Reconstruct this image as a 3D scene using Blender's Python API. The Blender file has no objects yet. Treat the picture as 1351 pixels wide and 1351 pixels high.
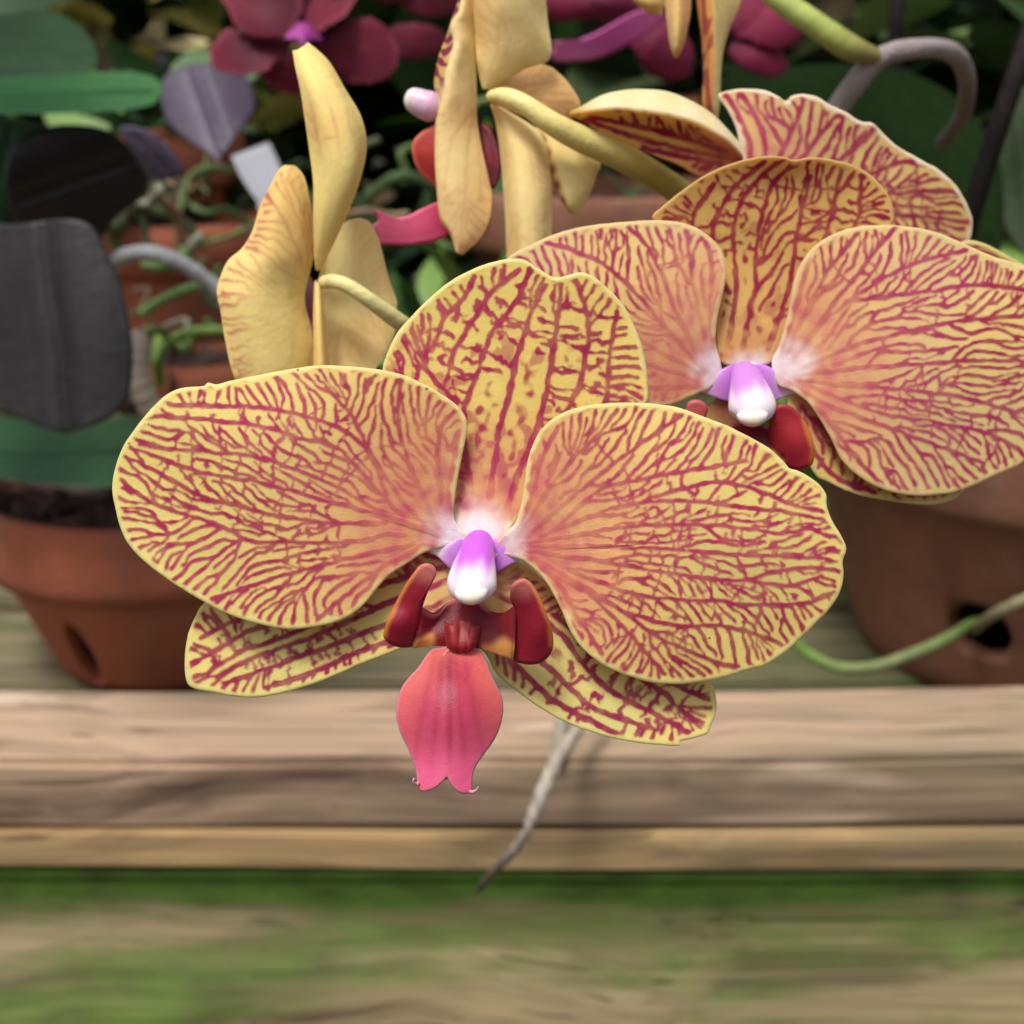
import bpy, bmesh, math, time
import numpy as np
from mathutils import Vector, Matrix

T0 = time.time()
S = bpy.context.scene
COL = S.collection

# ------------------------------------------------------------------ camera, sky, sun, exposure
PITCH = math.radians(18.0)
FOV = math.radians(40.0)
CAM = Vector((0.0, 0.0, 1.012))
cam_d = bpy.data.cameras.new("camera")
cam_d.sensor_width = 36.0
cam_d.lens = 18.0 / math.tan(FOV / 2)
cam_d.clip_start, cam_d.clip_end = 0.01, 200.0
cam_d.dof.use_dof = True
cam_d.dof.focus_distance = 0.181
cam_d.dof.aperture_fstop = 28.0
cam_d.dof.aperture_blades = 0
cam = bpy.data.objects.new("camera", cam_d)
cam.location = CAM
cam.rotation_euler = (math.pi / 2 - PITCH, 0, 0)
COL.objects.link(cam)
S.camera = cam

SUN_EL, SUN_AZ = math.radians(66), math.radians(212)   # azimuth clockwise from +Y; the sun stands behind the camera's left shoulder
world = bpy.data.worlds.new("World")
S.world = world
world.use_nodes = True
wn = world.node_tree.nodes
wl = world.node_tree.links
sky = wn.new("ShaderNodeTexSky")
sky.sky_type = 'NISHITA'
sky.sun_disc = False
sky.sun_elevation, sky.sun_rotation = SUN_EL, SUN_AZ
sky.dust_density, sky.air_density, sky.ozone_density = 4.0, 1.0, 1.0
hsv = wn.new("ShaderNodeHueSaturation")
hsv.inputs["Saturation"].default_value = 0.25          # hazy overcast
wl.new(sky.outputs[0], hsv.inputs["Color"])
wl.new(hsv.outputs[0], wn["Background"].inputs[0])
wn["Background"].inputs[1].default_value = 0.105
sun_d = bpy.data.lights.new("sun", 'SUN')
sun_d.energy = 2.0
sun_d.angle = math.radians(16)
sun_d.color = (1.0, 0.965, 0.92)
sun = bpy.data.objects.new("sun", sun_d)
sd = Vector((math.sin(SUN_AZ) * math.cos(SUN_EL), math.cos(SUN_AZ) * math.cos(SUN_EL), math.sin(SUN_EL)))
sun.rotation_euler = sd.to_track_quat('Z', 'Y').to_euler()
sun.location = (0, 0, 3)
COL.objects.link(sun)
vs = S.view_settings
S.display_settings.display_device = 'sRGB'
vs.view_transform = 'Standard'
vs.look = 'None'
vs.gamma = 1
vs.exposure = 0.45
S.cycles.use_denoising = True
S.cycles.max_bounces = 8
S.cycles.transparent_max_bounces = 4
S.cycles.caustics_reflective = S.cycles.caustics_refractive = False

# ------------------------------------------------------------------ placing: a direction of view and a distance make a point in the room
FPX = 675.5 / math.tan(FOV / 2)
FWD = np.array([0, math.cos(PITCH), -math.sin(PITCH)])
UPV = np.array([0, math.sin(PITCH), math.cos(PITCH)])
CAMN = np.array(CAM)


def P(px, py, z):
    px, py, z = np.asarray(px, float), np.asarray(py, float), np.asarray(z, float)
    a = (px - 675.5) / FPX
    b = -(py - 675.5) / FPX
    return CAMN + z[..., None] * (FWD + a[..., None] * np.array([1, 0, 0]) + b[..., None] * UPV)


def drop(row, D):                       # height below the camera met at horizontal distance D
    return D * math.tan(PITCH + math.atan((row - 675.5) / FPX))


def zof(D, dr):                         # distance along the lens axis
    return D * math.cos(PITCH) + dr * math.sin(PITCH)


def Z(ox, oy, s, pts):
    return [(ox + p[0] / s, oy + p[1] / s) + tuple(p[2:]) for p in pts]


def lin(r, g, b):
    c = np.array([r, g, b]) / 255.0
    return np.where(c <= .04045, c / 12.92, ((c + .055) / 1.055) ** 2.4)


def sm(a, b, x):
    t = np.clip((x - a) / (b - a + 1e-12), 0, 1)
    return t * t * (3 - 2 * t)


def mix(a, b, t):
    t = np.asarray(t)[..., None]
    return a * (1 - t) + b * t

# ------------------------------------------------------------------ curves and veins
def catmull(pts, closed=True, per=8):
    p=np.asarray(pts,float); n=len(p); out=[]
    t=np.linspace(0,1,per,endpoint=False)[:,None]
    rng=range(n) if closed else range(n-1)
    for i in rng:
        if closed: a,b,c,d=p[i-1],p[i],p[(i+1)%n],p[(i+2)%n]
        else: a,b,c,d=p[max(i-1,0)],p[i],p[i+1],p[min(i+2,n-1)]
        out.append(.5*(2*b+(c-a)*t+(2*a-5*b+4*c-d)*t**2+(3*b-a-3*c+d)*t**3))
    out=np.vstack(out)
    return out if closed else np.vstack([out,p[-1:]])
def resample(p,n,closed=True):
    q=np.vstack([p,p[:1]]) if closed else p
    s=np.r_[0,np.cumsum(np.hypot(*np.diff(q,axis=0).T))]
    u=np.linspace(0,s[-1],n,endpoint=not closed)
    return np.c_[np.interp(u,s,q[:,0]),np.interp(u,s,q[:,1])]
def seg_dist(X,Y,line):
    d=np.full(X.shape,1e9)
    for (ax,ay),(bx,by) in zip(line[:-1],line[1:]):
        ux,uy=bx-ax,by-ay; L=ux*ux+uy*uy+1e-9
        t=np.clip(((X-ax)*ux+(Y-ay)*uy)/L,0,1)
        d=np.minimum(d,(X-ax-t*ux)**2+(Y-ay-t*uy)**2)
    return np.sqrt(d)
class Raster:
    def __init__(s,x0,y0,q): s.x0,s.y0,s.q=x0,y0,q
    def sample(s,A,x,y):
        fx=np.clip((x-s.x0)*s.q,0,A.shape[1]-1.001); fy=np.clip((y-s.y0)*s.q,0,A.shape[0]-1.001)
        i=fx.astype(int); j=fy.astype(int); a=fx-i; b=fy-j
        return (A[j,i]*(1-a)+A[j,i+1]*a)*(1-b)+(A[j+1,i]*(1-a)+A[j+1,i+1]*a)*b
def blur2(A,sig):
    H,W=A.shape; fx=np.fft.rfftfreq(W)[None,:]; fy=np.fft.fftfreq(H)[:,None]
    return np.fft.irfft2(np.fft.rfft2(A)*np.exp(-2*np.pi**2*sig**2*(fx**2+fy**2)),s=A.shape)
def noise2(r,shape,sig):
    n=blur2(r.normal(0,1,shape),sig); return n/n.std()
def inside(P,poly):
    x,y=P[:,0],P[:,1]; r=np.zeros(len(P),bool)
    a=poly; b=np.roll(poly,-1,0)
    for (x1,y1),(x2,y2) in zip(a,b):
        c=((y1>y)!=(y2>y))&(x<(x2-x1)*(y-y1)/(y2-y1+1e-12)+x1); r^=c
    return r
def vein_strokes(outline,base,mains,seed=1,sp=13.,step=4.,flare=70.,rim=11.,rung=30.,calm=34.,lift=.8,near_base=95.,spi=None):
    """Dendritic veins: main veins from the base, then streamlines traced from the margin inward that lean into the nearest vein and fork there."""
    spi=spi or sp; r=np.random.default_rng(seed); o=resample(np.asarray(outline),160); oc=np.vstack([o,o[:1]])
    x0,y0=o.min(0); x1,y1=o.max(0); base=np.asarray(base,float)
    gq=.25; fx,fy=np.meshgrid(np.arange(x0-8,x1+8,1/gq),np.arange(y0-8,y1+8,1/gq)); ins=inside(np.c_[fx.ravel(),fy.ravel()],o).reshape(fx.shape)
    ed=seg_dist(fx,fy,oc)*np.where(ins,1,-1); es=blur2(ed,3); gy,gx=np.gradient(es); g=np.hypot(gx,gy)+1e-6; nx,ny=-gx/g,-gy/g
    rx,ry=fx-base[0],fy-base[1]; rr=np.hypot(rx,ry)+1e-6; rx,ry=rx/rr,ry/rr
    w=np.exp(-(np.clip(ed,0,None)/flare)**2)*lift*np.clip((rx*nx+ry*ny+.3)/.4,0,1)*np.clip(rr/150,0,1)
    dx,dy=rx*(1-w)+nx*w,ry*(1-w)+ny*w
    an=noise2(r,fx.shape,5)*.28; c,sn=np.cos(an),np.sin(an); dx,dy=dx*c-dy*sn,dx*sn+dy*c
    fr=Raster(x0-8,y0-8,gq)
    at=lambda A,p:float(fr.sample(A,np.array([p[0]]),np.array([p[1]]))[0])
    segs=[];lines=[]
    cell=8.; grid={}
    def put(p,k):
        grid.setdefault((int(p[0]//cell),int(p[1]//cell)),[]).append((p[0],p[1],k))
    def nearest(p,R,skip=-1):
        best=(1e9,None); n=int(R//cell)+1; i,j=int(p[0]//cell),int(p[1]//cell)
        for a in range(i-n,i+n+1):
            for b in range(j-n,j+n+1):
                for (x,y,k) in grid.get((a,b),()):
                    if k==skip: continue
                    d=(x-p[0])**2+(y-p[1])**2
                    if d<best[0]: best=(d,(x,y))
        return best[0]**.5,best[1]
    for k,ln in enumerate(mains):
        l=catmull(ln,False,6); l=resample(l,max(3,int(np.hypot(*np.diff(l,axis=0).T).sum()/step)),False); lines.append(l)
        for p in l: put(p,k)
        for u,v in zip(l[:-1],l[1:]): segs.append((*u,*v,1.2))
    kk=len(mains)
    def quiet(p):
        d=sorted(np.hypot(*(l-p).T).min() for l in lines)
        return len(d)>1 and d[0]<calm*.75 and d[1]<calm*1.25
    # seeds round the margin, then inside
    m=resample(o,int(np.hypot(*np.diff(oc,axis=0).T).sum()/(sp*.62)))
    seeds=[]
    for p in m:
        n=np.array([at(nx,p),at(ny,p)]); n/=np.hypot(*n)+1e-6
        rad=p-base; rad/=np.hypot(*rad)+1e-6
        if n@rad>-.25 and np.hypot(*(p-base))>near_base*.8: seeds.append((p-n*(rim+r.uniform(-2,7)),0))
    r.shuffle(seeds)
    gxx,gyy=np.meshgrid(np.arange(x0,x1,spi*.7),np.arange(y0,y1,spi*.7)); I=np.c_[gxx.ravel(),gyy.ravel()]+r.uniform(-.5,.5,(gxx.size,2))*spi
    I=I[inside(I,o)]; r.shuffle(I)
    seeds=[(np.array(p[0]),0) for p in seeds]+[(p,1) for p in I]
    for p,kind in seeds:
        if at(ed,p)<rim*.7: continue
        if kind and (np.hypot(*(p-base))<near_base*1.3 or at(ed,p)<rim+10): continue
        if nearest(p,sp+4)[0]<(sp*.62 if not kind else spi*.95): continue
        if kind and quiet(p): continue
        k=kk; kk+=1; path=[p]; q=p.copy(); free=r.uniform(14,60); run=0
        for it in range(90):
            d=-np.array([at(dx,q),at(dy,q)]); d/=np.hypot(*d)+1e-6
            dn,pt=nearest(q,22,k)
            if dn<4.2 and run>8: path.append(np.array(pt)); break
            if pt is not None and dn<24:
                v=(np.array(pt)-q)/dn
                f=.62 if run>free else (-.25 if dn<sp*.7 else 0)
                if v@d>-.35: d=d+v*f
            d=d+r.normal(0,.10,2); d/=np.hypot(*d)+1e-6
            q=q+d*step; run+=step
            if at(ed,q)<3 or np.hypot(*(q-base))<near_base*r.uniform(.7,1.3): break
            path.append(q.copy())
        if kind: # and on towards the margin
            q=p.copy(); tail=[]
            for it in range(int(r.uniform(4,26))):
                d=np.array([at(dx,q),at(dy,q)])+r.normal(0,.2,2); d/=np.hypot(*d)+1e-6; q=q+d*step
                if at(ed,q)<rim or nearest(q,8,k)[0]<min(sp,spi)*.55: break
                tail.append(q.copy())
            path=tail[::-1]+path
        if len(path)<3: continue
        n=len(path)
        for i,(u,v) in enumerate(zip(path[:-1],path[1:])): segs.append((*u,*v,.66+.24*min(1,i/10)))
        for u in path: put(u,k)
    if rung:
        for a in range(len(lines)):
            for b in range(len(lines)):
                if a==b: continue
                la,lb=lines[a],lines[b]; i=0
                while i<len(la):
                    i+=max(2,int(r.uniform(.35,1.5)*rung/step))
                    if i>=len(la)-1: break
                    p=la[i]; dd=np.hypot(*(lb-p).T); j=dd.argmin()
                    if dd[j]<15 or dd[j]>46 or at(ed,p)<30 or np.hypot(*(p-base))<150: continue
                    tn=la[i+1]-la[i-1]; q=lb[j]
                    if abs((q-p)@tn)/(np.hypot(*tn)*dd[j]+1e-6)>.6: continue
                    if any(np.hypot(*(l-(p+q)/2).T).min()<dd[j]*.3 for l in lines): continue
                    full=r.uniform()<.4
                    t0=0 if r.uniform()<.75 else r.uniform(.2,.4); t1=1 if full else r.uniform(.3,.7)
                    n=5; c=[p+(q-p)*(t0+(t1-t0)*k/n)+r.normal(0,2.,2)*(0<k) for k in range(n+1)]
                    for u,v in zip(c[:-1],c[1:]): segs.append((*u,*v,r.uniform(.6,.85)))
    return np.array(segs)
def raster(outline,segs,q=.6,seed=1,wid=2.9,soft=1.5,jag=.3,wob=1.6):
    r=np.random.default_rng(seed+77); o=np.asarray(outline); pad=16
    x0,y0=o.min(0)-pad; x1,y1=o.max(0)+pad; W=int((x1-x0)*q)+2; H=int((y1-y0)*q)+2; W+=W%2; H+=H%2
    X,Y=np.meshgrid(x0+np.arange(W)/q,y0+np.arange(H)/q)
    S=(H,W); wx=noise2(r,S,4*q)*wob; wy=noise2(r,S,4*q)*wob
    X=X+wx; Y=Y+wy
    best=np.full(S,-20.)
    for ax,ay,bx,by,w in segs:
        m=14; i0=max(0,int((min(ax,bx)-m-x0)*q)); i1=min(W,int((max(ax,bx)+m-x0)*q)+2); j0=max(0,int((min(ay,by)-m-y0)*q)); j1=min(H,int((max(ay,by)+m-y0)*q)+2)
        if i1<=i0 or j1<=j0: continue
        xx=X[j0:j1,i0:i1]; yy=Y[j0:j1,i0:i1]; ux,uy=bx-ax,by-ay
        t=np.clip(((xx-ax)*ux+(yy-ay)*uy)/(ux*ux+uy*uy+1e-9),0,1)
        d=wid*w-np.hypot(xx-ax-t*ux,yy-ay-t*uy)
        best[j0:j1,i0:i1]=np.maximum(best[j0:j1,i0:i1],d)
    best=best+jag*wid*noise2(r,S,2.5*q)
    return Raster(x0,y0,q),np.clip(.5+best/(2*soft),0,1)
def equalise(V,q,lam=14.,steps=5,keep=.55,gain=2.6,bias=-.06,seed=0,el=1.25,quench=.12,nor=6):
    """let the drawn veins compete for room: gaps fill with fine side veins, crowded ones merge"""
    r=np.random.default_rng(seed); H0,W0=V.shape; L=lam*q
    U0=V*2-1; U=U0+r.normal(0,.25,V.shape); B=V-blur2(V,L*.9)
    gy,gx=np.gradient(blur2(V,1.2)); a=blur2(gx*gx,L*.55); b=blur2(gy*gy,L*.55); c=blur2(gx*gy,L*.55)
    th=.5*np.arctan2(2*c,a-b)+np.pi/2
    fx=np.fft.rfftfreq(W0)[None,:]; fy=np.fft.fftfreq(H0)[:,None]; ks=[];ws=[]
    for k in range(nor):
        t=np.pi*k/nor; u=fx*np.cos(t)+fy*np.sin(t); v=-fx*np.sin(t)+fy*np.cos(t); sl=L*.2*el
        ks.append(np.exp(-2*np.pi**2*((u*sl)**2+(v*L*.16)**2))-np.exp(-2*np.pi**2*((u*sl*1.3)**2+(v*L*.38)**2)))
        ws.append(np.clip(np.cos(th-t)**2,0,1)**2)
    ws=np.array(ws); ws/=ws.sum(0)+1e-6
    qn=quench*noise2(r,V.shape,L*.22)
    for i in range(steps):
        F=np.fft.rfft2(U); C=sum(ws[k]*np.fft.irfft2(F*ks[k],s=V.shape) for k in range(nor))
        U=np.tanh(gain*C+keep*B*2+bias+qn)
    return np.clip(.5+U*.9,0,1)

# ------------------------------------------------------------------ materials
def new_mat(name):
    m = bpy.data.materials.new(name)
    m.use_nodes = True
    nt = m.node_tree
    return m, nt.nodes, nt.links, nt.nodes["Principled BSDF"]


def noise_node(n, l, scale, detail=3, rough=.55, coord="Object", stretch=None):
    tc = n.new("ShaderNodeTexCoord")
    t = n.new("ShaderNodeTexNoise")
    t.inputs["Scale"].default_value = scale
    t.inputs["Detail"].default_value = detail
    t.inputs["Roughness"].default_value = rough
    if stretch:
        mp = n.new("ShaderNodeMapping")
        mp.inputs["Scale"].default_value = stretch
        l.new(tc.outputs[coord], mp.inputs[0])
        l.new(mp.outputs[0], t.inputs["Vector"])
    else:
        l.new(tc.outputs[coord], t.inputs["Vector"])
    return t


def ramp(n, l, src, stops):
    r = n.new("ShaderNodeValToRGB")
    e = r.color_ramp.elements
    while len(e) < len(stops):
        e.new(.5)
    for k, (p, c) in zip(e, stops):
        k.position = p
        k.color = (*c, 1) if not isinstance(c, float) else (c, c, c, 1)
    l.new(src, r.inputs[0])
    return r


def mathn(n, l, op, a, b):
    m = n.new("ShaderNodeMath")
    m.operation = op
    for k, v in enumerate((a, b)):
        if isinstance(v, (int, float)):
            m.inputs[k].default_value = v
        else:
            l.new(v, m.inputs[k])
    return m.outputs[0]


def mixc(n, l, f, a, b, blend='MIX'):
    m = n.new("ShaderNodeMix")
    m.data_type = 'RGBA'
    m.blend_type = blend
    for k, v in ((0, f), (6, a), (7, b)):
        if isinstance(v, (int, float)):
            m.inputs[k].default_value = v
        elif isinstance(v, (tuple, list, np.ndarray)):
            m.inputs[k].default_value = (*[float(q) for q in v][:3], 1)
        else:
            l.new(v, m.inputs[k])
    return m.outputs[2]


def tissue(name, translucent=.3, rough=.5, grain=.1, cell=5200., bump=.00012, sheen=.12, veinbump=.00008, spec=.35):
    """plant tissue: pigment comes from the mesh's own colour layer, fine grain and relief from noise"""
    m, n, l, b = new_mat(name)
    at = n.new("ShaderNodeAttribute")
    at.attribute_name = "pigment"
    no = noise_node(n, l, cell, 2, .6)
    no2 = noise_node(n, l, cell * .12, 3, .6)
    g = mathn(n, l, 'ADD', mathn(n, l, 'MULTIPLY', no.outputs[0], grain * 2), 1 - grain)
    g2 = mathn(n, l, 'ADD', mathn(n, l, 'MULTIPLY', no2.outputs[0], grain * 1.6), 1 - grain * .8)
    gg = mathn(n, l, 'MULTIPLY', g, g2)
    c = mixc(n, l, 1.0, at.outputs["Color"], (1, 1, 1), 'MULTIPLY')
    vm = n.new("ShaderNodeVectorMath")
    vm.operation = 'SCALE'
    l.new(c, vm.inputs[0])
    l.new(gg, vm.inputs["Scale"])
    col = vm.outputs[0]
    l.new(col, b.inputs["Base Color"])
    b.inputs["Roughness"].default_value = rough
    b.inputs["Specular IOR Level"].default_value = spec
    b.inputs["Sheen Weight"].default_value = sheen
    b.inputs["Sheen Roughness"].default_value = .4
    h = mathn(n, l, 'ADD', mathn(n, l, 'MULTIPLY', no.outputs[0], bump), mathn(n, l, 'MULTIPLY', at.outputs["Alpha"], veinbump))
    h = mathn(n, l, 'ADD', h, mathn(n, l, 'MULTIPLY', no2.outputs[0], bump * 2.5))
    bp = n.new("ShaderNodeBump")
    bp.inputs["Strength"].default_value = .55
    bp.inputs["Distance"].default_value = 1.0
    l.new(h, bp.inputs["Height"])
    l.new(bp.outputs[0], b.inputs["Normal"])
    if translucent:
        tr = n.new("ShaderNodeBsdfTranslucent")
        sat = n.new("ShaderNodeHueSaturation")
        sat.inputs["Saturation"].default_value = 1.15
        l.new(col, sat.inputs["Color"])
        l.new(sat.outputs[0], tr.inputs[0])
        l.new(bp.outputs[0], tr.inputs["Normal"])
        mx = n.new("ShaderNodeMixShader")
        mx.inputs[0].default_value = translucent
        l.new(b.outputs[0], mx.inputs[1])
        l.new(tr.outputs[0], mx.inputs[2])
        l.new(mx.outputs[0], n["Material Output"].inputs[0])
    return m


M_PETAL = tissue("petal", .27, .6, .11, sheen=.10, bump=.00008, spec=.25)
M_GLOW = tissue("thin_petal", .48, .6, .11, sheen=.06, bump=.00008, spec=.2)
M_BACK = tissue("petal_back", .30, .6, .10, sheen=.08, bump=.0001, spec=.25)
M_LIP = tissue("waxy_lip", .14, .45, .14, 4200., .00007, .03, spec=.35)
M_COLUMN = tissue("waxy_column", .12, .34, .05, 4200., .00005, .1, spec=.5)
M_STEM = tissue("stem_skin", .05, .45, .12, 1500., .0002, .0)
M_LEAF = tissue("leaf_skin", .05, .42, .42, 260., .0005, 0., spec=.28)
M_LEAF_MATT = tissue("matt_leaf_skin", .03, .6, .42, 260., .0005, 0., spec=.03)
M_ROOT = tissue("root_skin", .0, .7, .28, 900., .0006, 0.)
M_CARD = tissue("card", .1, .5, .06, 500., .0001, .0)


def terracotta(name, a, b_, c):
    m, n, l, b = new_mat(name)
    t1 = noise_node(n, l, 14, 4, .6)
    t2 = noise_node(n, l, 120, 3, .6)
    t3 = noise_node(n, l, 30, 4, .65, stretch=(1, 1, .35))
    col = ramp(n, l, t1.outputs[0], [(.3, tuple(a)), (.7, tuple(b_))]).outputs[0]
    col = mixc(n, l, ramp(n, l, t3.outputs[0], [(.5, 0.), (.72, .55)]).outputs[0], col, c)
    l.new(mixc(n, l, .3, col, ramp(n, l, t2.outputs[0], [(.3, .6), (.7, 1.)]).outputs[0], 'MULTIPLY'), b.inputs["Base Color"])
    b.inputs["Roughness"].default_value = .85
    bp = n.new("ShaderNodeBump")
    bp.inputs["Strength"].default_value = .4
    bp.inputs["Distance"].default_value = .002
    l.new(t2.outputs[0], bp.inputs["Height"])
    l.new(bp.outputs[0], b.inputs["Normal"])
    return m


M_TERRA = terracotta("terracotta", lin(182, 102, 72), lin(148, 80, 56), lin(132, 92, 72))
M_TERRA_OLD = terracotta("weathered_terracotta", lin(148, 96, 72), lin(112, 70, 52), lin(144, 116, 96))


def wood(name, base, dark, light, green=0., greens=(.04, .09, .015), seed=0., band=None):
    m, n, l, b = new_mat(name)
    tc = n.new("ShaderNodeTexCoord")
    mp = n.new("ShaderNodeMapping")
    mp.inputs["Scale"].default_value = (1.3, 22, 26)
    mp.inputs["Location"].default_value = (seed * 3.1, seed * 1.7, seed)
    l.new(tc.outputs["Object"], mp.inputs[0])
    warp = n.new("ShaderNodeTexNoise")
    warp.inputs["Scale"].default_value = 5.5
    l.new(tc.outputs["Object"], warp.inputs["Vector"])
    mx = n.new("ShaderNodeVectorMath")
    mx.operation = 'MULTIPLY_ADD'
    l.new(warp.outputs["Color"], mx.inputs[0])
    mx.inputs[1].default_value = (.6, 2.0, 2.0)
    l.new(mp.outputs[0], mx.inputs[2])
    g1 = n.new("ShaderNodeTexNoise")
    g1.inputs["Scale"].default_value = 1.5
    g1.inputs["Detail"].default_value = 6
    g1.inputs["Roughness"].default_value = .62
    l.new(mx.outputs[0], g1.inputs["Vector"])
    mp2 = n.new("ShaderNodeMapping")
    mp2.inputs["Scale"].default_value = (7, 260, 260)
    l.new(tc.outputs["Object"], mp2.inputs[0])
    g2 = n.new("ShaderNodeTexNoise")
    g2.inputs["Scale"].default_value = 1.0
    g2.inputs["Detail"].default_value = 3
    l.new(mp2.outputs[0], g2.inputs["Vector"])
    col = ramp(n, l, g1.outputs[0], [(.34, tuple(np.array(dark) * .8)), (.47, tuple(base)), (.56, tuple(np.array(base) * .9)), (.68, tuple(light))]).outputs[0]
    col = mixc(n, l, .4, col, ramp(n, l, g2.outputs[0], [(.3, .5), (.62, 1.)]).outputs[0], 'MULTIPLY')
    mp3 = n.new("ShaderNodeMapping")                      # grain lines a few millimetres apart, bent with the growth rings
    mp3.inputs["Scale"].default_value = (3.2, 120, 120)
    mp3.inputs["Location"].default_value = (seed, seed * 2.3, seed * .7)
    l.new(tc.outputs["Object"], mp3.inputs[0])
    mx3 = n.new("ShaderNodeVectorMath")
    mx3.operation = 'MULTIPLY_ADD'
    l.new(warp.outputs["Color"], mx3.inputs[0])
    mx3.inputs[1].default_value = (.5, 5.0, 5.0)
    l.new(mp3.outputs[0], mx3.inputs[2])
    g3 = n.new("ShaderNodeTexNoise")
    g3.inputs["Scale"].default_value = 1.0
    g3.inputs["Detail"].default_value = 4
    l.new(mx3.outputs[0], g3.inputs["Vector"])
    col = mixc(n, l, .75, col, ramp(n, l, g3.outputs[0], [(.32, .28), (.46, .82), (.60, 1.05)]).outputs[0], 'MULTIPLY')
    ck = ramp(n, l, g3.outputs[0], [(.645, 0.), (.665, 1.), (.69, 1.), (.71, 0.)]).outputs[0]   # drying cracks
    col = mixc(n, l, mathn(n, l, 'MULTIPLY', ck, .7), col, tuple(np.array(dark) * .35))
    pt = noise_node(n, l, 9, 4, .6, stretch=(1, 2.5, 2.5))
    col = mixc(n, l, ramp(n, l, pt.outputs[0], [(.47, 0.), (.68, .4)]).outputs[0], col, lin(122, 116, 88))
    if green:
        gz = noise_node(n, l, 6, 5, .65, stretch=(1, 5, 5))
        k = ramp(n, l, gz.outputs[0], [(.56 - green * .2, 0.), (.70 - green * .2, 1.)]).outputs[0]
        if band:                                        # moss thickest along the upper edge of the board
            sx = n.new("ShaderNodeSeparateXYZ")
            l.new(tc.outputs["Object"], sx.inputs[0])
            wv = noise_node(n, l, 8, 3, .6, stretch=(1, 1, 1))
            zz = mathn(n, l, 'ADD', sx.outputs[2], mathn(n, l, 'MULTIPLY', mathn(n, l, 'SUBTRACT', wv.outputs[0], .5), .036))
            mr = n.new("ShaderNodeMapRange")
            l.new(zz, mr.inputs[0])
            mr.inputs[1].default_value, mr.inputs[2].default_value = band
            k = mathn(n, l, 'MAXIMUM', mathn(n, l, 'MULTIPLY', k, .7), mr.outputs[0])
        gv = noise_node(n, l, 70, 3, .6, stretch=(.5, 1, 1))
        gc = ramp(n, l, gv.outputs[0], [(.3, tuple(np.array(greens) * .55)), (.7, tuple(np.array(greens) * 1.5))]).outputs[0]
        col = mixc(n, l, mathn(n, l, 'MULTIPLY', k, .92), col, gc)
    l.new(col, b.inputs["Base Color"])
    b.inputs["Roughness"].default_value = .8
    bp = n.new("ShaderNodeBump")
    bp.inputs["Strength"].default_value = .5
    bp.inputs["Distance"].default_value = .0015
    l.new(mathn(n, l, 'ADD', g1.outputs[0], mathn(n, l, 'MULTIPLY', g2.outputs[0], .5)), bp.inputs["Height"])
    l.new(bp.outputs[0], b.inputs["Normal"])
    return m


M_RAIL = wood("weathered_plank", lin(186, 156, 128), lin(112, 84, 66), lin(226, 200, 172), 0, seed=1)
M_STRIP = wood("yellowed_strip", lin(190, 158, 110), lin(130, 102, 68), lin(222, 190, 136), 0, seed=2)
M_MOSSY = wood("mossy_plank", lin(190, 170, 126), lin(124, 102, 74), lin(212, 190, 146), .60, tuple(lin(92, 132, 42)), seed=3, band=(.083, .091))
M_SLAT = wood("damp_slat", lin(132, 122, 92), lin(92, 78, 58), lin(156, 144, 112), .3, tuple(lin(84, 96, 52)), seed=4)


def plain(name, c, rough=.8, var=.3, scale=60):
    m, n, l, b = new_mat(name)
    t = noise_node(n, l, scale, 4, .6)
    c = np.array(c)
    l.new(ramp(n, l, t.outputs[0], [(.3, tuple(c * (1 - var))), (.7, tuple(c * (1 + var)))]).outputs[0], b.inputs["Base Color"])
    b.inputs["Roughness"].default_value = rough
    return m


# ------------------------------------------------------------------ objects
def tag(o, label=None, cat=None, group=None, kind=None):
    for k, v in (("label", label), ("category", cat), ("group", group), ("kind", kind)):
        if v:
            o[k] = v
    return o


def thing(name, label, cat, loc, group=None):
    o = bpy.data.objects.new(name, None)
    o.empty_display_size = .01
    o.location = loc
    COL.objects.link(o)
    return tag(o, label, cat, group)


def link(name, verts, faces, mat, parent=None, pig=None, smooth=True, cuts=None):
    """one mesh object; faces: list of (n,k) int arrays or lists of tuples"""
    verts = np.asarray(verts, float)
    off = np.zeros(3)
    if parent is not None:
        off = np.array(parent_world(parent))
    else:
        off = (verts.min(0) + verts.max(0)) / 2
        off[2] = verts[:, 2].min()
    me = bpy.data.meshes.new(name)
    loops = np.concatenate([np.asarray(f, np.int32).ravel() for f in faces])
    tot = np.concatenate([np.full(len(f), np.asarray(f).shape[1], np.int32) for f in faces])
    me.vertices.add(len(verts))
    me.vertices.foreach_set("co", (verts - off).astype(np.float32).ravel())
    me.loops.add(len(loops))
    me.loops.foreach_set("vertex_index", loops)
    me.polygons.add(len(tot))
    me.polygons.foreach_set("loop_start", np.r_[0, np.cumsum(tot)[:-1]].astype(np.int32))
    me.polygons.foreach_set("use_smooth", np.full(len(tot), smooth))
    if pig is not None:
        a = me.color_attributes.new("pigment", 'FLOAT_COLOR', 'POINT')
        p = np.asarray(pig, np.float32)
        if p.shape[1] == 3:
            p = np.c_[p, np.zeros(len(p))]
        a.data.foreach_set("color", p.astype(np.float32).ravel())
    me.update(calc_edges=True)
    me.validate()
    me.materials.append(mat)
    o = bpy.data.objects.new(name, me)
    o.location = off if parent is None else (0, 0, 0)
    COL.objects.link(o)
    o.parent = parent
    return o


def parent_world(p):
    v = Vector(p.location)
    while p.parent is not None:
        p = p.parent
        v = v + Vector(p.location)
    return v


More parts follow.
